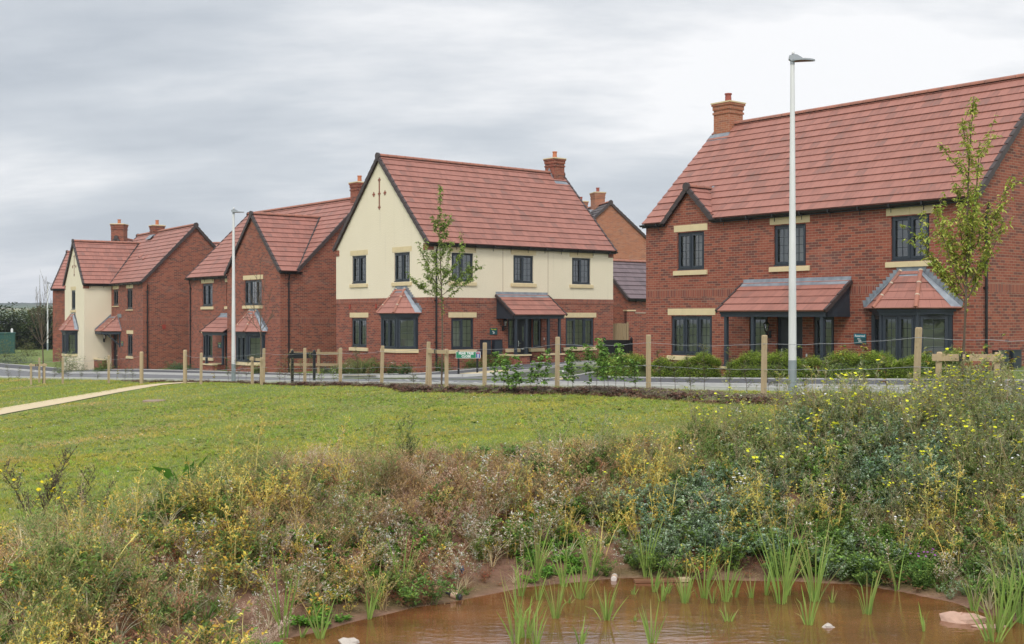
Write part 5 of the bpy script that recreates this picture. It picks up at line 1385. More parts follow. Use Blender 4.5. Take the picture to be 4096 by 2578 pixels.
TPL['redlow'] = [stem_plant(.14, 8, .16, .004, PINK + BRN, 5, .07, 6, (.018, .010), [(.30, .07, .05), (.25, .12, .07), (.20, .16, .06)], .1, .1, .4) for _ in range(4)]
TPL['soft'] = [stem_plant(.50, 16, .34, .003, [(.44, .33, .24), (.36, .25, .17), (.50, .40, .30)], 12, .13, 4, (.020, .008), [(.46, .36, .27), (.36, .25, .18), (.40, .24, .20)], .2, 0, .9) for _ in range(4)]

def scatter(name, kind, n, f, smin=.7, smax=1.2, tj=.2, warm=.08, box=(-8.5, 11.5, 6.5, 19.5), sink=.01, dens_scale=None):
    """n tries over the bank, kept with probability f(x, y, distance to shore)"""
    x, y = rand_in(n, *box); d = pond_dist(x, y); k = inview(x, y, 1.4) & (d > .04) & (rng.random(n) < f(x, y, d)); x, y = x[k], y[k]
    if len(x) == 0: return None
    I = insts(x, y, zg(x, y) - sink, len(TPL[kind]), smin, smax, tj, warm); I[:, 6:9] *= GAIN.get(kind, 1.6); I[:, 5] *= .95 + .45 * vnoise(x, y, 2.3, 200 + len(kind))
    o = merge(name, TPL[kind], I); o['kind'] = 'stuff'; return o
GAIN = {'blue': 1.6, 'green': 1.6, 'olive': 1.9, 'twigs': 1.2, 'redlow': 1.3, 'yellow': 1.45, 'ragwort': 1.7, 'fluff': 1.3}
def G(v, c, s): return np.exp(-((v - c) / s) ** 2)
def W_(v, a, b, s=.25): return 1 / (1 + np.exp(-(v - a) / s)) * 1 / (1 + np.exp((v - b) / s))
def brg(x, y): return x / y            # bearing from the far bank
P_ = lambda px: (px - 1204) / 2774
def cl_(x, y, s, seed, t=0.0, k=7.0): return np.clip(.5 + k * (vnoise(x, y, s, seed) - t), 0, 1)
edge_l = lambda b: np.interp(b, [P_(0), P_(300), P_(500), P_(700), P_(1000), P_(1300), P_(1550), P_(1700), P_(1900), P_(2500)], [1.9, 2.8, 3.5, 3.7, 3.1, 2.75, 2.95, 3.8, 4.4, 4.8])

scatter('yellow_seeding_weeds', 'yellow', 9851, lambda x, y, d: W_(d, .5, edge_l(brg(x, y)) - .5, .15) * (.95 * G(brg(x, y), P_(450), .115) * cl_(x, y, 2.0, 101, 0) * (1 - .75 * W_(d, 2.2, 9, .15)) + .30 * G(brg(x, y), P_(1500), .06) * cl_(x, y, 3, 102) + .30 * G(brg(x, y), P_(1800), .035) * (d < 1.6) + .06 + .30 * G(brg(x, y), P_(2250), .06) * (d < 1.8)), .7, 1.35)
scatter('low_yellow_weeds', 'yellowlow', 12133, lambda x, y, d: W_(d, .3, 2.8, .2) * (.5 * G(brg(x, y), P_(420), .16) + .3 * G(brg(x, y), P_(1500), .1) + .1) * cl_(x, y, 2.6, 103), .6, 1.2)
scatter('brown_dead_weeds', 'brown', 14053, lambda x, y, d: W_(d, .55, edge_l(brg(x, y)) - .1, .2) * (.75 * G(brg(x, y), P_(850), .10) + .42 * G(brg(x, y), P_(1350), .08) + .22 * G(brg(x, y), P_(150), .12) + .05) * cl_(x, y, 2.2, 104, -.1), .6, 1.15)
scatter('reddish_weeds', 'pink', 12711, lambda x, y, d: W_(d, .5, edge_l(brg(x, y)) + .2, .2) * (.5 * G(brg(x, y), P_(1150), .10) + .25 * G(brg(x, y), P_(600), .1) + .04) * cl_(x, y, 2.4, 105, .05), .6, 1.15)
scatter('wiry_dry_weeds', 'bush', 2426, lambda x, y, d: W_(d, 1.3, edge_l(brg(x, y)) - .2, .2) * (.5 * G(brg(x, y), P_(780), .09) + .35 * G(brg(x, y), P_(120), .09) + .2 * G(brg(x, y), P_(1500), .09)) * cl_(x, y, 1.8, 106), .6, 1.0)
scatter('pale_soft_weeds', 'soft', 4000, lambda x, y, d: W_(d, .7, edge_l(brg(x, y)) + .1, .2) * (.42 * G(brg(x, y), P_(1000), .14) + .15 * G(brg(x, y), P_(300), .1) + .12 * G(brg(x, y), P_(1700), .2)) * cl_(x, y, 1.9, 131), .6, 1.0)
scatter('olive_weeds', 'olive', 9123, lambda x, y, d: W_(d, .8, edge_l(brg(x, y)) + .1, .2) * (.42 * G(brg(x, y), P_(100), .12) + .8 * G(brg(x, y), P_(570), .04) * (d > 2.1) + .30 * G(brg(x, y), P_(930), .035) * (d > 2) + .62 * W_(brg(x, y), P_(1600), P_(2600), .03) * (d > 1.9) + .30 * W_(brg(x, y), P_(2150), P_(2600), .03) * (d < 2) + .08), .6, 1.15)
scatter('green_leafy_weeds', 'green', 18777, lambda x, y, d: W_(d, .15, edge_l(brg(x, y)), .15) * (.95 * G(brg(x, y), P_(555), .045) * W_(d, 1.9, 3.6, .15) + .34 * W_(brg(x, y), P_(1650), P_(2600), .03) + .22 * cl_(x, y, 2.8, 107, .1) + .5 * W_(brg(x, y), P_(1750), P_(2350), .02) * (d < .7)), .55, 1.1)
scatter('blue_green_weeds', 'blue', 17480, lambda x, y, d: W_(d, .25, edge_l(brg(x, y)) - .25, .2) * (.75 * G(brg(x, y), P_(1690), .055) * W_(d, .3, 1.9, .2) + .85 * W_(brg(x, y), P_(1820), P_(2700), .02) * W_(d, .9, 3.7, .3) * cl_(x, y, 1.6, 108, -.15) + .25 * W_(brg(x, y), P_(1950), P_(2150), .02) * (d < .6)), .6, 1.2)
scatter('yellow_flowered_weeds', 'ragwort', 13416, lambda x, y, d: W_(d, 1.1, edge_l(brg(x, y)) + .25, .2) * (.78 * W_(brg(x, y), P_(1860), P_(2700), .035) * (.35 + .65 * W_(d, 2.2, 9, .3)) + .05 * W_(brg(x, y), P_(1300), P_(1800), .02)), .65, 1.12)
scatter('white_fluffy_weeds', 'fluff', 16176, lambda x, y, d: W_(d, .25, 2.2, .15) * (.34 * G(brg(x, y), P_(900), .08) * cl_(x, y, 3.2, 109) + .22 * G(brg(x, y), P_(1180), .07) + .26 * G(brg(x, y), P_(1360), .03) * (d < 1.6) + .22 * G(brg(x, y), P_(560), .07) * (d < 1.5) + .12 * G(brg(x, y), P_(2000), .12)), .5, 1.0)
scatter('straw_grass', 'straw', 20800, lambda x, y, d: W_(d, .3, edge_l(brg(x, y)) + .3, .2) * (.35 * G(brg(x, y), P_(100), .14) + .08 + .18 * G(brg(x, y), P_(2300), .07)), .5, 1.2)
scatter('grass_tussocks', 'tussock', 36400, lambda x, y, d: W_(d, .2, edge_l(brg(x, y)) + .7, .2) * (.16 + .30 * G(brg(x, y), P_(2350), .1) * (d < 1.6)) * cl_(x, y, 2.2, 111, -.1), .5, 1.05)
scatter('low_clover', 'clover', 40000, lambda x, y, d: W_(d, .12, 1.5, .1) * (.30 + .5 * G(brg(x, y), P_(950), .03) * (d < .6) + .3 * G(brg(x, y), P_(1100), .1)) * cl_(x, y, 2.9, 112, .05), .6, 1.5)
scatter('low_red_creepers', 'redlow', 19444, lambda x, y, d: W_(d, .15, 2.6, .15) * .40 * cl_(x, y, 2.1, 113, .05), .6, 1.5)
scatter('ground_litter', 'redlow', 8000, lambda x, y, d: W_(d, .9, edge_l(brg(x, y)) + .8, .2) * .4, .5, 1.2, .3)
TPL['stalk'] = [stem_plant(.85, 2, .20, .010, [(.50, .42, .24), (.42, .31, .18), (.34, .20, .13)], 7, .10, 6, (.030, .012), STR + BRN, .55, .1, 1.1, wob=.05) for _ in range(6)]
scatter('tall_dry_stalks', 'stalk', 777, lambda x, y, d: W_(d, .5, edge_l(brg(x, y)) - .3, .2) * (.10 + .12 * G(brg(x, y), P_(500), .14) + .06 * W_(brg(x, y), P_(1700), P_(2600), .02)), .55, 1.1)
tt = [TP() for _ in range(4)]
for t_ in tt:
    for _ in range(16): p = rdir(-.05, .1) * .2 * random.random(); t_.leaf(p + np.array((0, 0, .01)), rdir(-.1, .2), random.uniform(.04, .13), .004, rc(BRN + STR), .05)
TPL['twigs'] = tt
scatter('fallen_twigs', 'twigs', 23333, lambda x, y, d: W_(d, .1, 3.4, .15) * .5, .6, 1.3, .3)

# ---------------------------------------------------------------- single plants
ORD = ['first', 'second', 'third', 'fourth', 'fifth', 'sixth', 'seventh', 'eighth', 'ninth', 'tenth', 'eleventh', 'twelfth', 'thirteenth', 'fourteenth', 'fifteenth', 'sixteenth', 'seventeenth', 'eighteenth', 'nineteenth', 'twentieth']
ORD += ['twenty-' + o for o in ORD[:9]] + ['thirtieth'] + ['thirty-' + o for o in ORD[:9]] + ['fortieth'] + ['forty-' + o for o in ORD[:9]] + ['fiftieth', 'fifty-first', 'fifty-second', 'fifty-third']
def plant(name, tp, x, y, label, cat, group=None, sc=1.0, z=None, rot=0.0, zs=1.0, part='foliage'):
    z = zg1(x, y) if z is None else z
    o = merge(name, [tp], [[0, 0, 0, 0, rot, sc, 1, 1, 1, zs]]); o.location = (x, y, z - .01); tag(o, label, cat, group); return o

REEDS = [(-2.21, 11.4, 0.72, 1), (-2.04, 11.42, 0.15, 0.5), (-1.85, 11.39, 0.41, 1), (-1.47, 12.12, 0.4, 0.7), (-1.43, 12.42, 0.44, 1), (-1.2, 12.9, 0.63, 1), (0.04, 11.22, 0.63, 1), (0.13, 11.42, 0.52, 1.3), (0.1, 13.13, 0.5, 0.8), (0.22, 11.15, 0.42, 1), (0.29, 13.84, 0.64, 1.1), (0.28, 12.95, 0.33, 0.5), (0.45, 12.15, 0.53, 0.8), (0.6, 13.57, 0.58, 1), (0.61, 12.8, 0.17, 0.3), (0.75, 13.02, 0.58, 1.3), (0.65, 11.21, 0.28, 0.7), (0.93, 13.94, 0.54, 0.8), (1.04, 14.35, 0.29, 0.5), (0.97, 12.09, 0.48, 1.3), (1.24, 12.05, 0.12, 0.3), (1.36, 13.21, 0.18, 0.3), (1.6, 14.07, 0.77, 1), (1.33, 11.21, 0.39, 0.8), (1.6, 13.33, 0.4, 0.8), (1.76, 14.49, 0.5, 0.8), (1.63, 12.88, 0.31, 0.8), (1.74, 13.25, 0.25, 0.5), (1.87, 12.8, 0.46, 1), (2.12, 13.02, 0.62, 1.6), (2.18, 12.8, 0.31, 0.5), (2.33, 12.88, 0.57, 1.4), (2.2, 12.02, 0.22, 0.7), (2.46, 13.06, 0.31, 0.8), (2.64, 13.03, 0.28, 0.4), (2.83, 13.16, 0.5, 0.6), (2.92, 12.79, 1.0, 1.5), (3.07, 13.16, 0.79, 1.1), (2.99, 11.9, 0.4, 0.9), (3.31, 12.87, 0.87, 1.4), (3.48, 12.83, 0.2, 0.3), (3.71, 12.33, 0.52, 1.1), (4.37, 13.38, 0.41, 0.9), (4.07, 11.64, 0.34, 0.2), (4.87, 12.45, 0.45, 1), (4.61, 11.29, 0.54, 1.6), (4.97, 11.81, 0.97, 1.5), (5.15, 11.94, 0.85, 1.2), (4.78, 11.6, .6, 1.0), (5.05, 11.3, .8, 1.1)]
REEDS = [(x * .945, y * .945, h * .95, w_) for x, y, h, w_ in REEDS]
REEDS.sort(key=lambda r: r[0] / r[1])
RG = [(.19, .36, .06), (.24, .42, .07), (.15, .29, .06), (.28, .44, .09)]
for i, (x, y, h, w_) in enumerate(REEDS):
    t_ = TP(); n = max(3, int(6 + 9 * w_)); h *= 1.2
    for k in range(n):
        d = rdir(0, .05); sp = (.07 + .10 * random.random()) * (.6 + .6 * w_) * (h + .35); H = h * random.uniform(.5, 1.0); b = d * .035 * w_ * random.random(); P = []
        kink = random.random() < .22
        for j in range(6):
            f = j / 5; P.append(b + d * sp * f ** 1.4 + np.array((0, 0, H * f - (H * .35 * max(0, f - .6) * 2 if kink else 0))))
        wd = random.uniform(.010, .018); tipc = random.choice([(.42, .36, .14), (.30, .36, .10), None, None])
        t_.strip(P, [wd * .9, wd, wd, wd * .85, wd * .55, wd * .1], rc([(.36, .46, .12), (.30, .40, .09)]) if tipc is None else rc(RG), rc(RG) if tipc is None else tipc)
    where = 'in the brown water' if pond_dist(np.array(x), np.array(y)) < 0 else 'on the muddy margin'
    size = 'tall' if h > .65 else ('small' if h < .35 else 'medium')
    plant('reed_clump', t_, x, y, f"{size} green reed clump {where}, {ORD[i]} from the left along the pond", 'reeds', 'reed clumps in and beside the pond', z=max(zg1(x, y), ZW - .05))

# leafy saplings and whips behind the wire fence
ALD = [(.16, .31, .06), (.22, .38, .07), (.12, .22, .05), (.30, .46, .10)]
def sapling(h, dens=1.0, ls=.088, cols=ALD, spread=.16, lw=.8, top=None):
    t_ = TP(); n = 8; lean = rdir(0, .05) * .06 * h; P = [np.array((lean[0] * (k / 7) ** 2 * 2, lean[1] * (k / 7) ** 2 * 2, h * k / 7)) for k in range(n)]
    bc = (.13, .085, .055)
    for k in range(n - 1): t_.rod(P[k], P[k + 1], .0075 * (1 - k / 8.5), .0075 * (1 - (k + 1) / 8.5), bc)
    nb = int(21 * dens * (h + .2))
    for b in range(nb):
        f = random.uniform(.22, 1.0); x = f * 7; i = min(int(x), 6); q = P[i] + (P[i + 1] - P[i]) * (x - i); d = rdir(.1, .7); L = spread * random.uniform(.5, 1.3) * (1.25 - .75 * f)
        e = q + d * L; t_.rod(q, e, .003, .0015, bc)
        for j in range(random.randint(3, 6)):
            p = q + (e - q) * random.uniform(.3, 1.05); t_.leaf(p, rdir(-.5, .4), ls * random.uniform(.6, 1.2), ls * lw * random.uniform(.7, 1.1), rc(top if (top and f > .7 and random.random() < .5) else cols), .3)
    return t_
SP = [(-0.45, 29.64, 0.95), (-0.2, 29.21, 0.74), (-0.09, 28.81, 0.91), (0.09, 28.75, 0.63), (0.19, 28.68, 0.86), (0.45, 28.39, 0.72), (0.59, 28.34, 0.85), (0.77, 28.31, 0.96), (1.3, 27.5, 1.02), (1.43, 27.75, 0.79), (1.78, 27.01, 1.05), (2.09, 26.7, 1.16), (2.32, 26.4, 0.99), (2.49, 26.1, 0.91), (2.77, 26.52, 0.65), (1.95, 27.2, 1.0), (2.2, 27.0, .9)]
for i, (x, y, h) in enumerate(sorted(SP, key=lambda r: r[0] / r[1])):
    plant('sapling', sapling(h * 1.12, 1.5), x, y, f"round-leaved green sapling behind the wires, {ORD[i]} from the left between sign and third post", 'sapling', 'leafy saplings planted behind the wire fence')
WH = [(-7.99, 40.6, 0.75, 0), (-7.76, 40.3, 1.0, 0), (-7.47, 40.0, 0.84, 0), (-7.11, 39.4, 0.82, 0), (-6.72, 39.2, 1.0, 0), (-6.3, 38.9, 0.5, 3), (-5.75, 38.1, 0.5, 3), (-4.86, 37.3, 1.15, 0), (-4.5, 37.0, .6, 0), (-2.8, 33.6, 0.4, 0),
      (-25.25, 59.2, 0.88, 0), (-24.68, 59, 0.79, 0), (-24.06, 59, 0.62, 0), (-22.87, 58.9, 0.85, 0), (-22.13, 58.8, 0.68, 0), (-21.26, 58.2, 0.59, 0), (-19.7, 56, 0.45, 0), (-18.42, 53.9, 0.81, 0), (-17.6, 52.5, 0.71, 2), (-16.9, 51.5, 0.61, 0), (-16.3, 50.7, .6, 0), (-11.85, 46.9, 0.65, 2), (-10.94, 45.5, 0.97, 0), (-10.3, 44.4, .9, 0), (-9.9, 43.9, 0.93, 0),
      (3.21, 25.4, 0.9, 0), (3.5, 25.3, 0.8, 0), (3.79, 25.0, 0.84, 0), (4.06, 24.9, 1.08, 0), (4.5, 24.4, 1.0, 0), (4.8, 24.1, 0.73, 0), (5.15, 23.7, 0.9, 0), (5.3, 23.6, 0.86, 0), (5.75, 23.2, 1.1, 1), (6.3, 22.5, 1.08, 1), (6.6, 22.1, 1.08, 1), (6.9, 21.7, 0.8, 2), (7.2, 20.6, 1.0, 1), (7.5, 20.2, 0.85, 0), (7.3, 18.5, 1.15, 1), (7.75, 18.2, 1.25, 2), (8.0, 18.0, 1.1, 2), (6.1, 22.9, .8, 0)]
SMALL = [(.15, .21, .08), (.21, .27, .10), (.12, .16, .07), (.28, .27, .12)]; AUT = [(.45, .36, .04), (.34, .34, .05), (.42, .20, .05), (.24, .30, .05)]
WH.sort(key=lambda r: r[0] / r[1])
for i, (x, y, h, kd) in enumerate(WH):
    if kd == 1: t_, nm = sapling(h, .5, .075, [(.17, .25, .09), (.22, .30, .10)], .12, .8, AUT), 'pale green broad-leaved'
    elif kd == 2: t_, nm = sapling(h, .6, .06, AUT, .12, .75), 'yellow and rust leaved'
    elif kd == 3: t_, nm = sapling(h, 2.2, .05, [(.26, .38, .06), (.32, .42, .08)], .22, .45), 'bright lime-green bushy'
    else: t_, nm = sapling(h, 1.9, .042, SMALL, .20, .55, [(.24, .24, .08)]), 'thin small-leaved'
    plant('hedge_whip', t_, x, y, f"{nm} young hedge plant at the wire fence, {ORD[i]} from the left", 'young shrub', 'young hedge plants along the wire fence')

# hedges in front of the right-hand house
def hedge(label, x0, y0, x1, y1, wdt=.85, h=.62, n=8200):
    t = thing('hedge', label, 'hedge', (x0, y0, zg1(x0, y0)), 0, 'clipped low hedges before the right-hand house'); L = math.hypot(x1 - x0, y1 - y0); dx, dy = (x1 - x0) / L, (y1 - y0) / L
    tp = TP(); core = MB(); dz = zg1(x1, y1) - zg1(x0, y0); ph = random.random() * 9
    def prof(s): return .90 + .15 * math.sin(s * 2.1 + ph) + .11 * math.sin(s * 5.3 + ph * 2) + .05 * math.sin(s * 11 + ph)
    for _ in range(n):
        s = random.uniform(0, L); a = random.uniform(0, math.pi); k = random.uniform(.80, 1.06) * prof(s); e = min(1, min(s, L - s) / .35 + .35)
        q = math.cos(a) * wdt / 2 * (1 if abs(math.cos(a)) < .8 else 1.0) * k * e; z = (abs(math.sin(a)) ** .5) * h * k * (.6 + .4 * e); z = random.uniform(.0, z) if abs(math.cos(a)) > .75 else z
        p = np.array((dx * s - dy * q, dy * s + dx * q, z + dz * s / L)); out = np.array((-dy * math.cos(a), dx * math.cos(a), math.sin(a) + .3)); 
        d = out + rdir() * .7; d /= np.linalg.norm(d); l = random.uniform(.05, .17); tip = p + d * l; tp.strip([p, tip], [.004, .002], (.08, .09, .02))
        for j in range(5):
            c = rc([(.38, .54, .06), (.46, .60, .08), (.26, .40, .045), (.56, .66, .11)] if random.random() < .8 else [(.09, .14, .025)])
            tp.leaf(p + (tip - p) * (j / 4), rdir(-.2, .5), .034, .020, c, .1)
    o = merge('foliage', [tp], [[0, 0, 0, 0, 0, 1, 1, 1, 1]], FOL, t); o.location = (0, 0, 0)
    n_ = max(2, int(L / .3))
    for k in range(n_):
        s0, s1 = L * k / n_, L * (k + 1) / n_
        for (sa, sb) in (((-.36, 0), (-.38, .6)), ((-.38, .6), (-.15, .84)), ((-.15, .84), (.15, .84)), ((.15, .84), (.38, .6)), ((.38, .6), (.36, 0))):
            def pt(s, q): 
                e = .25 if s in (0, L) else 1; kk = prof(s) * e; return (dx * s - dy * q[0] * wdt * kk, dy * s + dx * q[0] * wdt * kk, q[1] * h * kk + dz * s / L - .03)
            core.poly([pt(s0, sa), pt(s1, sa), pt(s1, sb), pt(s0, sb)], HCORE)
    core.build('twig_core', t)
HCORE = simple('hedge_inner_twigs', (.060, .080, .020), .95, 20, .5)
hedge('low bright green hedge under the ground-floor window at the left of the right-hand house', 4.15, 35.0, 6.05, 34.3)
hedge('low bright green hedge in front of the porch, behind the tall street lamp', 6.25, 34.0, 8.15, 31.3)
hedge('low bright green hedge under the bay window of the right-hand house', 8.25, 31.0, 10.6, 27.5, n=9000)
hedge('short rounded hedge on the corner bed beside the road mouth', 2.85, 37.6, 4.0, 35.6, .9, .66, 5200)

# shrubs planted along house two and others
def shrub(h=.5, r=.32, n=260, cols=GRN, ls=.035, lw=.5, flowers=0, fcol=WHT, grassy=False):
    t_ = TP()
    if grassy:
        for _ in range(n): d = rdir(0, .1); H = h * random.uniform(.6, 1.1); t_.strip([d * .04, d * r * .4 + np.array((0, 0, H * .6)), d * r * .9 + np.array((0, 0, H * .85)), d * r * 1.35 + np.array((0, 0, H * .55))], [.006, .007, .005, .002], rc(cols))
        return t_
    for _ in range(int(n / 12)):
        d = rdir(.15, 1); t_.strip([(0, 0, 0), d * np.array((r, r, h)) * .55, d * np.array((r, r, h)) * .95], [.008, .006, .003], (.10, .08, .04))
    for _ in range(n):
        d = rdir(-.1, 1); k = random.uniform(.45, 1.05) * (1 + .25 * math.sin(d[0] * 7 + d[1] * 5)); p = np.array((d[0] * r * k, d[1] * r * k, max(.03, abs(d[2]) * h * k + .04)))
        for j in range(3): t_.leaf(p + rdir() * .03, rdir(-.2, .8), ls * random.uniform(.7, 1.2), ls * lw, rc(cols, .25), .1)
    for _ in range(flowers): d = rdir(.1, 1); t_.disc(d * np.array((r, r, h)) * 1.03 + np.array((0, 0, .05)), .022, rc(fcol, .05))
    return t_
def hw(H, u, v): p = H.matrix_world @ Vector((u, v, 0)); return p.x, p.y
GREY = [(.13, .17, .12), (.17, .21, .15), (.10, .13, .09)]
SHR = [(H2, -6.7, -1.0, .42, .45, GREY, 0, 'grey-green lavender-like shrub under the left window of the middle house', 0), (H2, -5.9, -.8, .45, .5, GREY, 6, 'grey shrub with a few white flowers under the left window of the middle house', 0),
       (H2, -4.9, -.9, .46, .5, GRN, 30, 'dark shrub dotted with white flowers left of the bay window', 0), (H2, -4.1, -.7, .50, .45, GRN, 22, 'green shrub with white flowers beside the bay window', 0),
       (H2, -3.1, -1.2, .75, .55, OLV + GRN, 0, 'arching grassy shrub before the bay window of the middle house', 1), (H2, -2.3, -1.0, .60, .40, GRN, 0, 'leafy green shrub right of the arching grass', 0),
       (H2, -1.0, -1.0, .48, .30, [(.06, .12, .04), (.09, .16, .05)], 4, 'glossy dark shrub below the bay sill', 0), (H2, -.25, -.9, .46, .30, [(.06, .12, .04), (.09, .16, .05)], 0, 'small dark shrub near the house corner', 0),
       (H2, .75, .2, .52, .30, [(.08, .15, .04), (.12, .19, .05)], 0, 'upright green shrub by the corner downpipe', 0), (H2, .75, 1.7, .45, .38, GRN, 0, 'bushy shrub behind the street sign', 0), (H2, .75, 2.5, .45, .35, GRN, 0, 'bushy shrub below the meter boxes', 0),
       (H2, .8, 3.2, .48, .4, [(.16, .24, .04), (.11, .18, .03)], 0, 'light green shrub left of the porch', 0), (H2, .8, 7.2, .5, .4, GRN, 0, 'green shrub right of the porch posts', 0), (H2, .8, 8.3, .55, .45, OLV + GRN, 0, 'loose shrub under the right window of the middle house', 0),
       (H2, .9, 9.4, .5, .4, GRN, 0, 'rounded shrub near the far corner of the middle house', 0), (H2, 1.9, 12.0, .6, .7, GRN, 0, 'wide shrub in front of the brick garden wall', 0), (H2, 3.0, 13.5, .9, .8, GRN, 0, 'taller shrub against the brick garden wall', 0),
       (H3, -.3, -1.0, .4, .35, GRN, 0, 'low shrub at the brick corner of the projecting gable', 0), (H3, -11.6, -.3, .42, .55, [(.06, .12, .05), (.10, .17, .07)], 0, 'wide dark shrub by the left corner of the second house', 0), (H3, -10.6, -.2, .40, .5, [(.08, .14, .06)], 0, 'dark shrub under the left window of the second house', 0),
       (H4, -6.2, -2.6, 1.25, .85, [(.20, .25, .09), (.16, .21, .08)], 1, 'tall loose willow-like shrub against the cream wall', 0), (H4, -3.9, -1.1, .65, .42, [(.10, .17, .04), (.14, .21, .05)], 0, 'upright rounded green shrub by the low porch wall', 0),
       (H4, -1.6, -2.0, .30, .4, GRN, 0, 'low plants in front of the brick part of the cream-gabled house', 0)]
for (H, u, v, h, r, cols, fl, lab, gr_) in SHR:
    x, y = hw(H, u, v); big = h > 1
    plant('shrub', shrub(h * 1.1, r * 1.1, 1100 if big else 520, [tuple(1.35 * q for q in c) for c in cols], .075 if big else .065, .6, fl, WHT if not big else FLY, bool(gr_)), x, y, lab, 'shrub', 'shrubs planted along the house fronts')

# young trees
def polyline(mb, P, r0, r1, n=7): k = len(P); mb.tube(P, [r0 + (r1 - r0) * i / (k - 1) for i in range(k)], BARK, n)
def curve(p, q, bow, n=6):
    p, q = Vector(p), Vector(q); m = (p + q) / 2 + Vector(bow); return [p * (1 - t) ** 2 + m * 2 * t * (1 - t) + q * t * t for t in [i / (n - 1) for i in range(n)]]
def young_tree(label, x, y, limbs, H, lean=(0, 0), cols=None, ls=.085, per=26, r0=.028, bare=False, base=.0):
    z = zg1(x, y) + base; t = thing('young_tree', label, 'tree', (x, y, z), 0, 'young trees held by stake frames'); tr = MB()
    TR = [Vector((lean[0] * f + .03 * math.sin(f * 6), lean[1] * f, H * f)) for f in [i / 9 for i in range(10)]]; polyline(tr, [TR[0] - Vector((0, 0, .3))] + TR[:], r0 * 1.05, .006, 9); tr.build('trunk', t)
    lb = MB(); tp = TP()
    def leaves(P, n, f0=.2):
        for _ in range(n):
            f = random.uniform(f0, 1.0); i = f * (len(P) - 1); j = min(int(i), len(P) - 2); p = P[j].lerp(P[j + 1], i - j) + Vector(rdir() * .035)
            for _ in range(2): d = rdir(-.6, .35); tp.leaf(tuple(p), d, ls * random.uniform(.6, 1.15), ls * .44 * random.uniform(.8, 1.15), rc(cols, .22), .35)
    for (f, ex, ey, ez) in limbs:   # start fraction, tip offset
        i = f * 9; j = min(int(i), 8); p = TR[j].lerp(TR[j + 1], i - j); q = Vector((ex, ey, ez)); P = curve(p, q, (.10 * (ex - p.x), .10 * (ey - p.y), -.10 * (q - p).length if not bare else -.05))
        rr = r0 * (.42 if not bare else .42); polyline(lb, P, rr * (1.1 - f * .6), .0035, 5); L = (q - p).length
        if not bare: leaves(P, int(per * L * 2.2))
        for k in range(int(3 + L * 3.2)):
            g = random.uniform(.2, .95); i = g * 5; j = min(int(i), 4); a = P[j].lerp(P[j + 1], i - j); d = (q - p).normalized() * (.8 if bare else .5) + Vector(rdir(-.1, .9)) * (.45 if bare else .8); l = L * random.uniform(.12, .34); S_ = [a, a + d * l * .5, a + d * l + Vector((0, 0, l * .1))]
            polyline(lb, S_, .0045 if not bare else .007, .0018 if not bare else .004, 4)
            if not bare: leaves(S_, int(per * l * 2.4), .1)
    if not bare: leaves(TR[int(3.2 if H > 4.8 else 3):], int(per * H * .85), .0)
    if not bare: leaves(TR[6:], int(per * H * .55), .0); leaves(TR[8:], int(per * .9), .3)
    lb.build('branches', t)
    if not bare: o = merge('crown', [tp], [[0, 0, 0, 0, 0, 1, 1, 1, 1]], FOL, t)
    return t
CH = [(.24, .34, .07), (.30, .41, .09), (.17, .25, .06), (.38, .46, .12)]; CHY = [(.44, .52, .09), (.52, .57, .12), (.30, .40, .08), (.56, .52, .14)]
x, y = TREES['mid']
young_tree('leafy young tree on a straight trunk in front of the middle house corner', x, y, [(.43, -.98, .2, 3.12), (.42, .98, .1, 3.28), (.47, -.62, -.3, 3.95), (.45, .75, .3, 3.35), (.5, .30, -.2, 3.95), (.50, -.28, .3, 3.75), (.52, .62, -.1, 3.85), (.48, -.40, -.2, 3.0), (.50, .35, .3, 3.1), (.62, .14, .1, 4.3), (.74, -.26, 0, 4.70), (.76, .28, .1, 4.72), (.70, .12, -.1, 4.7), (.44, -.2, .2, 2.7)], 5.5, (-.02, 0), CH, .086, 23)
x, y = TREES['right']
young_tree('yellow-green leafy young tree at the right edge, before the corner of the right-hand house', x, y, [(.36, -.55, .1, 2.80), (.38, -.42, -.2, 3.18), (.40, -.20, .2, 3.28), (.37, .72, .1, 3.02), (.40, .62, -.1, 3.32), (.42, .40, .2, 4.05), (.45, .28, -.1, 4.12), (.36, .42, .2, 2.42), (.36, -.32, 0, 2.35), (.5, .72, -.2, 3.62), (.46, .05, .2, 3.5), (.38, -.46, .1, 2.62), (.75, -.24, 0, 4.08), (.80, .10, .1, 4.5), (.42, .12, -.2, 2.9), (.40, -.05, .2, 2.8)], 4.8, (.24, 0), CHY, .078, 19)
x, y = TREES['bare1']
young_tree('leafless young tree with thin upswept twigs beside the second street lamp', x, y, [(.40, -.55, 0, 2.9), (.42, .5, .2, 2.8), (.45, -.35, -.2, 3.4), (.46, .45, 0, 3.5), (.48, .12, .2, 3.9), (.5, -.15, .1, 4.0), (.44, -.62, .2, 2.5), (.44, .65, -.2, 2.7)], 4.4, (.05, 0), CH, .03, 5, .026, True)
x, y = TREES['bare2']
young_tree('leafless young tree with dark upswept twigs at the far left', x, y, [(.34, -.62, 0, 3.6), (.36, .62, .1, 3.4), (.38, -.45, .2, 4.1), (.40, .40, 0, 3.9), (.42, -.25, -.2, 4.5), (.44, .15, .1, 4.6), (.36, .75, -.1, 2.9), (.35, -.70, .1, 2.7), (.5, .02, .2, 4.9)], 5.05, (-.15, 0), CH, .03, 5, .040, True)

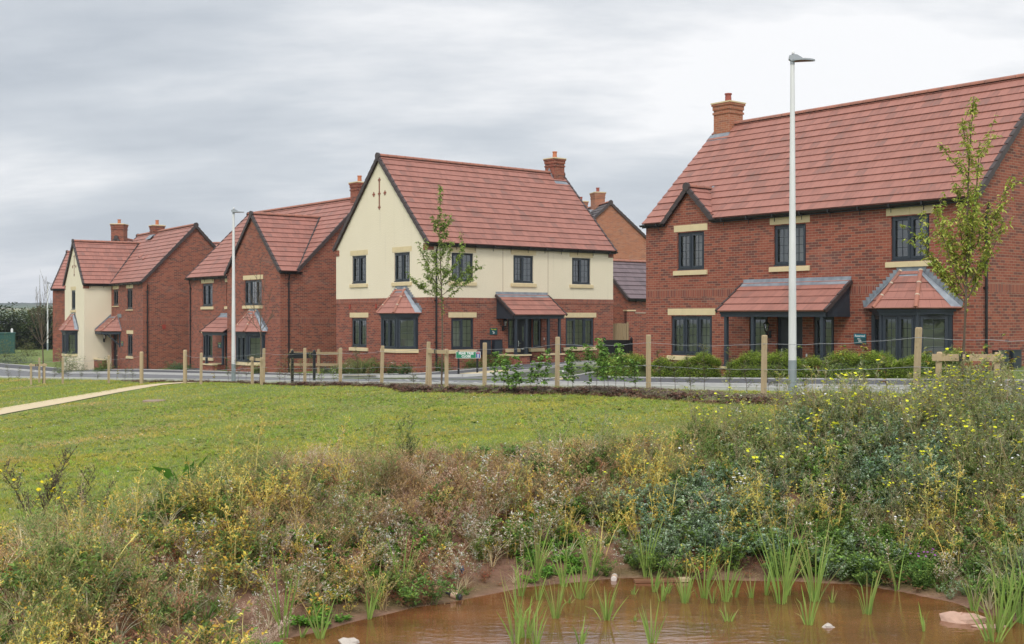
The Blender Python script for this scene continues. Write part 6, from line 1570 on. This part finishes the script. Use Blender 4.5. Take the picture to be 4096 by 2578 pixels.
# bushy trees behind the far road
def bushy(label, x, y, H, r, cols, n=5200, ls=.30):
    z = zg1(x, y); t = thing('bushy_tree', label, 'tree', (x, y, z), 0, 'bushy trees beyond the road on the left'); b = MB()
    b.tube([(0, 0, -.5), (.1, 0, H * .3), (0, .1, H * .6)], [.16, .12, .05], BARK, 7)
    for k in range(4): a = k * 1.6 + .4; b.tube([(0, 0, H * .22), (math.cos(a) * r * .5, math.sin(a) * r * .5, H * .62)], [.08, .02], BARK, 5)
    b.build('trunk', t); tp = TP(); blobs = [(rdir(-.95, .95) * np.array((r * .72, r * .62, H * .40)) + np.array((0, 0, H * .42)), random.uniform(.30, .50) * r, random.uniform(.7, 1.25)) for _ in range(24)]
    for _ in range(n):
        c, rr, tn = random.choice(blobs); d = rdir(); p = c + d * rr * random.uniform(.65, 1.06) * np.array((1, 1, .85))
        if p[2] < .15: p[2] = random.uniform(.1, .8)
        cc = rc(cols, .2); tp.leaf(p, rdir(-.3, .6) + d * .4, ls * random.uniform(.6, 1.3), ls * .7, tuple(q * tn for q in cc), .1)
    merge('crown', [tp], [[0, 0, 0, 0, 0, 1, 1, 1, 1]], FOL, t)
HG = [(.055, .085, .025), (.075, .11, .03), (.10, .13, .035), (.045, .065, .022)]; HY = [(.13, .15, .035), (.19, .18, .04), (.09, .12, .03)]
BT = [(-50.2, 128, 4.6, 3.3, HG, 'wide dark bushy tree filling the gap behind cabinet and hedge'), (-45.4, 127, 4.3, 3.2, HG, 'wide dark bushy tree behind the bare sapling'), (-56.5, 121, 4.9, 3.2, HY, 'olive bushy tree at the very left edge behind the green cabinet'), (-53.6, 123, 5.5, 2.8, HG, 'dark bushy tree second from the left edge above the green cabinet'), (-51.2, 125, 4.9, 2.8, HY, 'yellowing bushy tree between cabinet and bare tree'), (-48.8, 122, 4.7, 2.7, HG, 'dark green bushy tree left of the bare tree trunk'),
      (-46.4, 124, 4.9, 2.7, HG, 'dark bushy tree behind the farthest lamp post'), (-44.0, 122, 4.4, 2.6, HG, 'dense low tree right of the farthest lamp post'), (-41.6, 121, 4.6, 2.6, HG, 'dark bushy tree touching the left brick house'), (-60, 124, 5, 3, HG, 'bushy tree partly outside the left edge')]
for (x, y, H, r, cols, lab) in BT[:-1]: bushy(lab, x, y, H * .93, r * 1.12, [tuple(.8 * q for q in c) for c in cols])
# low scrub in front of the cabinet
for i, (x, y, h, r, lab) in enumerate([(-42.6, 99, 1.9, 1.0, 'loose yellow-green bush right of the green cabinet'), (-40.6, 99, 1.6, .9, 'feathery bush between the green cabinet and the bare tree'), (-38.5, 88, .7, 1.1, 'low grey-green bush on the road corner at far left'), (-36.6, 87, .75, 1.2, 'low spreading bush on the road corner, right of the grey-green one')]):
    plant('roadside_bush', shrub(h, r, 500, [(.14, .19, .06), (.19, .22, .07), (.22, .17, .08)] if i < 2 else GREY, .10, .5), x, y, lab, 'bush', 'bushes at the far left roadside')

# single notable plants on the bank
rag = stem_plant(1.02, 5, .42, .015, [(.14, .095, .085), (.17, .12, .10)], 22, .24, 9, (.030, .014), [(.10, .08, .06), (.15, .11, .07), (.13, .12, .06)], .22, .1, .9, .14, FLY, 1, .023, wob=.03)
for (x, y, s_, lab) in ((-5.0, 12.4, 1.0, 'tall dark-stemmed weed with a few yellow flowers at the left edge'), (-4.62, 12.3, .80, 'dark-stemmed yellow-flowered weed just right of the tallest one'), (-4.25, 12.1, .62, 'shorter leaning dark-stemmed weed with one yellow flower')):
    plant('flowering_weed', rag, x, y, lab, 'weed', 'dark-stemmed flowering weeds on the left bank', s_, rot=random.uniform(0, 6))
dk = TP()
for k in range(11):
    d = rdir(.3, 1.2); d /= np.linalg.norm(d); dk.leaf(d * .03, d, random.uniform(.22, .42), random.uniform(.07, .12), rc([(.10, .24, .03), (.14, .30, .04)]), .25)
plant('dock_plant', dk, -4.0, 14.5, 'bright green broad-leaved dock plant sticking up among the bank weeds', 'plant', None, 1.75)
for (x, y, s_, lab) in ((-1.50, 14.15, 1.25, 'round wiry brown bush in the middle of the bank'), (-3.05, 14.5, 1.35, 'large wiry grey-brown bush beside the dark green weeds'), (-.75, 14.9, 1.0, 'upright brown wiry bush right of the round one')):
    plant('wiry_bush', TPL['bush'][random.randint(0, 3)], x, y, lab, 'bush', 'wiry dry bushes on the bank', s_)
cg = TP()
for _ in range(3): 
    s_ = stem_plant(.62, 14, .16, .006, [(.10, .13, .05)], 16, .12, 8, (.022, .006), [(.09, .13, .045), (.13, .16, .06), (.06, .09, .03)], .05, 0, 1.3); cg = s_
plant('columnar_weed', cg, -1.35, 15.2, 'upright feathery dark green weed at the top of the bank', 'weed', None, 1.15)
wf = TP()
for _ in range(26): p = np.array((random.uniform(-.14, .14), random.uniform(-.1, .1), random.uniform(.2, .5))); wf.strip([(p[0] * .4, p[1] * .4, 0), p], [.004, .003], (.12, .18, .08)); wf.disc(p, .016, (.82, .82, .78), .4, 6)
plant('white_flower_cluster', wf, 2.85, 14.6, 'cluster of small white flowers among blue-green weeds', 'flowers')
pf = TP()
for _ in range(60): p = np.array((random.uniform(-.16, .16), random.uniform(-.1, .1), random.uniform(.08, .42))); pf.strip([(p[0] * .3, p[1] * .3, 0), p], [.004, .003], (.10, .22, .04)); pf.leaf(p * .8, rdir(-.1, .5), .05, .02, (.10, .24, .04))
for _ in range(12): p = np.array((random.uniform(-.16, .16), random.uniform(-.1, .1), random.uniform(.3, .45))); pf.disc(p, .014, (.42, .10, .45), .4, 5)
plant('purple_flower_plant', pf, 4.42, 12.7, 'bright green plant with small purple flowers at the right waterline', 'flowers')

# litter and stones
def bottle(label, x, y, z, rz, col, lab2, L=.19, r=.032, neck=True):
    t = thing('drink_bottle' if neck else 'drink_can', label, 'bottle' if neck else 'can', (x, y, z), rz)
    m = simple('litter_' + lab2, col, .3, 5, .2); m2 = simple('litter_label_' + lab2, (.62, .42, .30), .5, 9, .5); b = MB()
    if neck: b.tube([(-L / 2, 0, r), (-L / 2 + .01, 0, r), (L * .15, 0, r), (L * .32, 0, r), (L * .5, 0, r)], [r * .8, r, r, r * .42, r * .38], m, 14)
    else: b.tube([(-L / 2, 0, r), (-L / 2 + .008, 0, r), (L / 2 - .008, 0, r), (L / 2, 0, r)], [r * .85, r, r, r * .85], m, 14)
    b.build('body', t); b = MB(); b.tube([(-L * .25, 0, r), (L * .12, 0, r)], r * 1.02, m2, 14, None, False); b.build('label_band', t)
    t.rotation_euler = (0, R(-8), rz)
bottle('dark glass bottle with pale label lying at the water edge', -.61, 12.26, ZW + .01, R(150), (.03, .03, .035), 'bottle')
bottle('faded pinkish drink can half hidden in reeds on the left mud', -1.93, 11.95, zg1(-1.93, 11.95), R(70), (.50, .30, .24), 'can', .13, .034, False)
bottle('pale drink can standing in shallow water beside the plank', 1.14, 13.16, ZW - .01, R(80), (.62, .55, .50), 'can_pale', .12, .034, False)
def rock(name, label, x, y, z, sx, sy, sz, m, seed, cat='stone'):
    r = random.Random(seed); b = MB(); n, k = 12, 7; P = [[None] * n for _ in range(k)]
    for j in range(k):
        th = math.pi * j / (k - 1)
        for i in range(n):
            ph = 2 * math.pi * i / n; q = 1 + .28 * math.sin(ph * 2 + seed) * math.sin(th * 2 + seed * 2) + r.uniform(-.10, .10); P[j][i] = (sx * math.cos(ph) * math.sin(th) * q, sy * math.sin(ph) * math.sin(th) * q, sz * math.cos(th) * q)
    for j in range(k - 1):
        for i in range(n): b.poly([P[j][i], P[j][(i + 1) % n], P[j + 1][(i + 1) % n], P[j + 1][i]], m, None, None, False)
    o = b.build(name, None, (x, y, z)); return tag(o, label, cat)
PST = simple('pink_sandstone', (.50, .32, .24), .9, 14, .5, bump=.5); GST = simple('pale_stone', (.52, .46, .40), .9, 10, .4, bump=.4)
rock('stone', 'large pinkish rock standing out of the water at the right', 4.35, 11.39, ZW + .0, .20, .13, .075, PST, 3); rock('stone', 'small pinkish rock low in the water beside the large one', 4.52, 11.17, ZW - .01, .17, .07, .03, PST, 5)
rock('stone', 'small grey pointed stone alone in the brown water', 2.99, 11.15, ZW, .055, .04, .035, GST, 8); rock('stone', 'round cream stone cut by the lower picture edge', -1.47, 10.62, ZW + .0, .09, .07, .04, GST, 11)
rock('stone', 'pale stone on bare soil in the middle of the bank', -.95, 14.35, zg1(-.95, 14.35) + .01, .07, .05, .04, PST, 21)
b = MB(); b.box(.12, .62, -.05, .05, 0, .025, simple('wet_orange_plank', (.22, .10, .05), .5, 6, .4)); b.box(.62, .74, -.05, .05, .002, .037, WOOD); o = b.build('plank', None, (1.23, 13.02, ZW + .005), R(4)); tag(o, 'wet orange plank with a pale end floating by the far waterline', 'plank')
b = MB(); b.box(-.11, .11, -.08, .08, -.03, .15, simple('brown_terracotta', (.26, .17, .12), .9, 9, .4)); b.box(-.075, .075, -.088, -.08, .03, .12, simple('cream_face', (.50, .40, .31), .9, 9, .5)); o = b.build('concrete_block', None, (1.50, 14.2, zg1(1.50, 14.2) - .02), R(8), .02); tag(o, 'weathered brown block with a pale hollow face at the foot of the bank', 'block')
wrap = simple('blue_wrapper', (.12, .22, .36), .35, 12, .6); b = MB()
for k in range(10): b.poly([Vector(rdir() * .06) + Vector((0, 0, .045)) for _ in range(3)], wrap)
o = b.build('crumpled_wrapper', None, (-.58, 12.95, zg1(-.58, 12.95))); tag(o, 'crumpled blue and silver wrapper on the mud', 'litter')

# ---------------------------------------------------------------- hills and what lies behind the camera
def hill_f(T):
    p = T.n('ShaderNodeNewGeometry').outputs['Position']
    wd = T.noise(p, .022, 5, .65); fl = T.noise(T.mapping(p, (.0025, .006, .0)), 1.0, 2)
    fields = T.ramp(fl, [(.40, (.12, .16, .05)), (.50, (.20, .22, .08)), (.56, (.26, .22, .12)), (.62, (.10, .15, .045))], 'CONSTANT')
    woods = T.mix(wd, (.016, .026, .012), (.042, .056, .024))
    a = T.n('ShaderNodeVertexColor', {'layer_name': 'wood'}).outputs[0]
    return princ(T, T.mix(T.n('ShaderNodeSeparateColor', None, Color=a).outputs[0], fields, woods), .95)
HILL = mat('distant_hill_woods_and_fields', hill_f)
def hills(name, y0, base, top, seed, x0, x1, wood):
    gx_ = np.linspace(x0, x1, 620); gy_ = np.linspace(y0, y0 + 900, 60); X, Y = np.meshgrid(gx_, gy_); f = (Y - y0) / 900
    ridge = top * (.62 + .38 * vnoise(X, Y * 0, .0045, seed) + .12 * vnoise(X, Y * 0, .013, seed + 1)); Z = base + ridge * np.sin(np.clip(f * 1.25, 0, 1) * math.pi / 2) ** 1.1
    wm = np.clip((vnoise(X, Y, .006, seed + 2) + wood + .9 * np.clip(f - .55, 0, 1) * 2) * 6, 0, 1)
    Z = Z + wm * (2.2 + 2.6 * np.abs(vnoise(X, Y, .16, seed + 3)) + 1.6 * rng.random(X.shape))
    me = sheet_mesh(name, X, Y, Z); a = me.color_attributes.new('wood', 'FLOAT_COLOR', 'POINT'); a.data.foreach_set('color', np.stack([wm, wm, wm, np.ones_like(wm)], -1).astype(np.float32).ravel())
    me.materials.append(HILL); o = bpy.data.objects.new(name, me); link(o); o['kind'] = 'structure'
hills('hills', 950, -6, 27, 5, -1100, 900, .22)
# woodland edge behind the camera, which the house windows mirror
tb = [TP() for _ in range(2)]
for t_ in tb:
    for _ in range(420): p = rdir(-.3, 1) * random.uniform(.6, 1) * np.array((3.2, 3.2, 3.6)) + np.array((0, 0, 3.4)); t_.leaf(p, rdir(), .9, .7, rc(HG, .3), .1)
x = np.arange(-90, 91, 3.2); x = np.concatenate([x, x + 1.5]); y = np.concatenate([np.full(len(x) // 2, -84.0), np.full(len(x) - len(x) // 2, -88.0)]); o = merge('far_woodland', tb, insts(x, y, zg(x, y) - .5, 2, .7, 1.1, .2)); o['kind'] = 'stuff'

# ---------------------------------------------------------------- haze
if HAZE:
    hb = MB(); hb.box(-1900, 1900, -420, 1900, -16, 60, simple('tmp', (1, 1, 1)))
    hm = bpy.data.materials.new('pale_air'); hm.use_nodes = True; T = NT(hm.node_tree)
    v_ = T.n('ShaderNodeVolumePrincipled', None, Color=(.80, .87, 1.0, 1), Density=HAZE, Anisotropy=.2); T.t.links.new(v_.outputs[0], T.n('ShaderNodeOutputMaterial').inputs['Volume'])
    hb.mats[0] = hm; ho = hb.build('haze'); ho['kind'] = 'stuff'
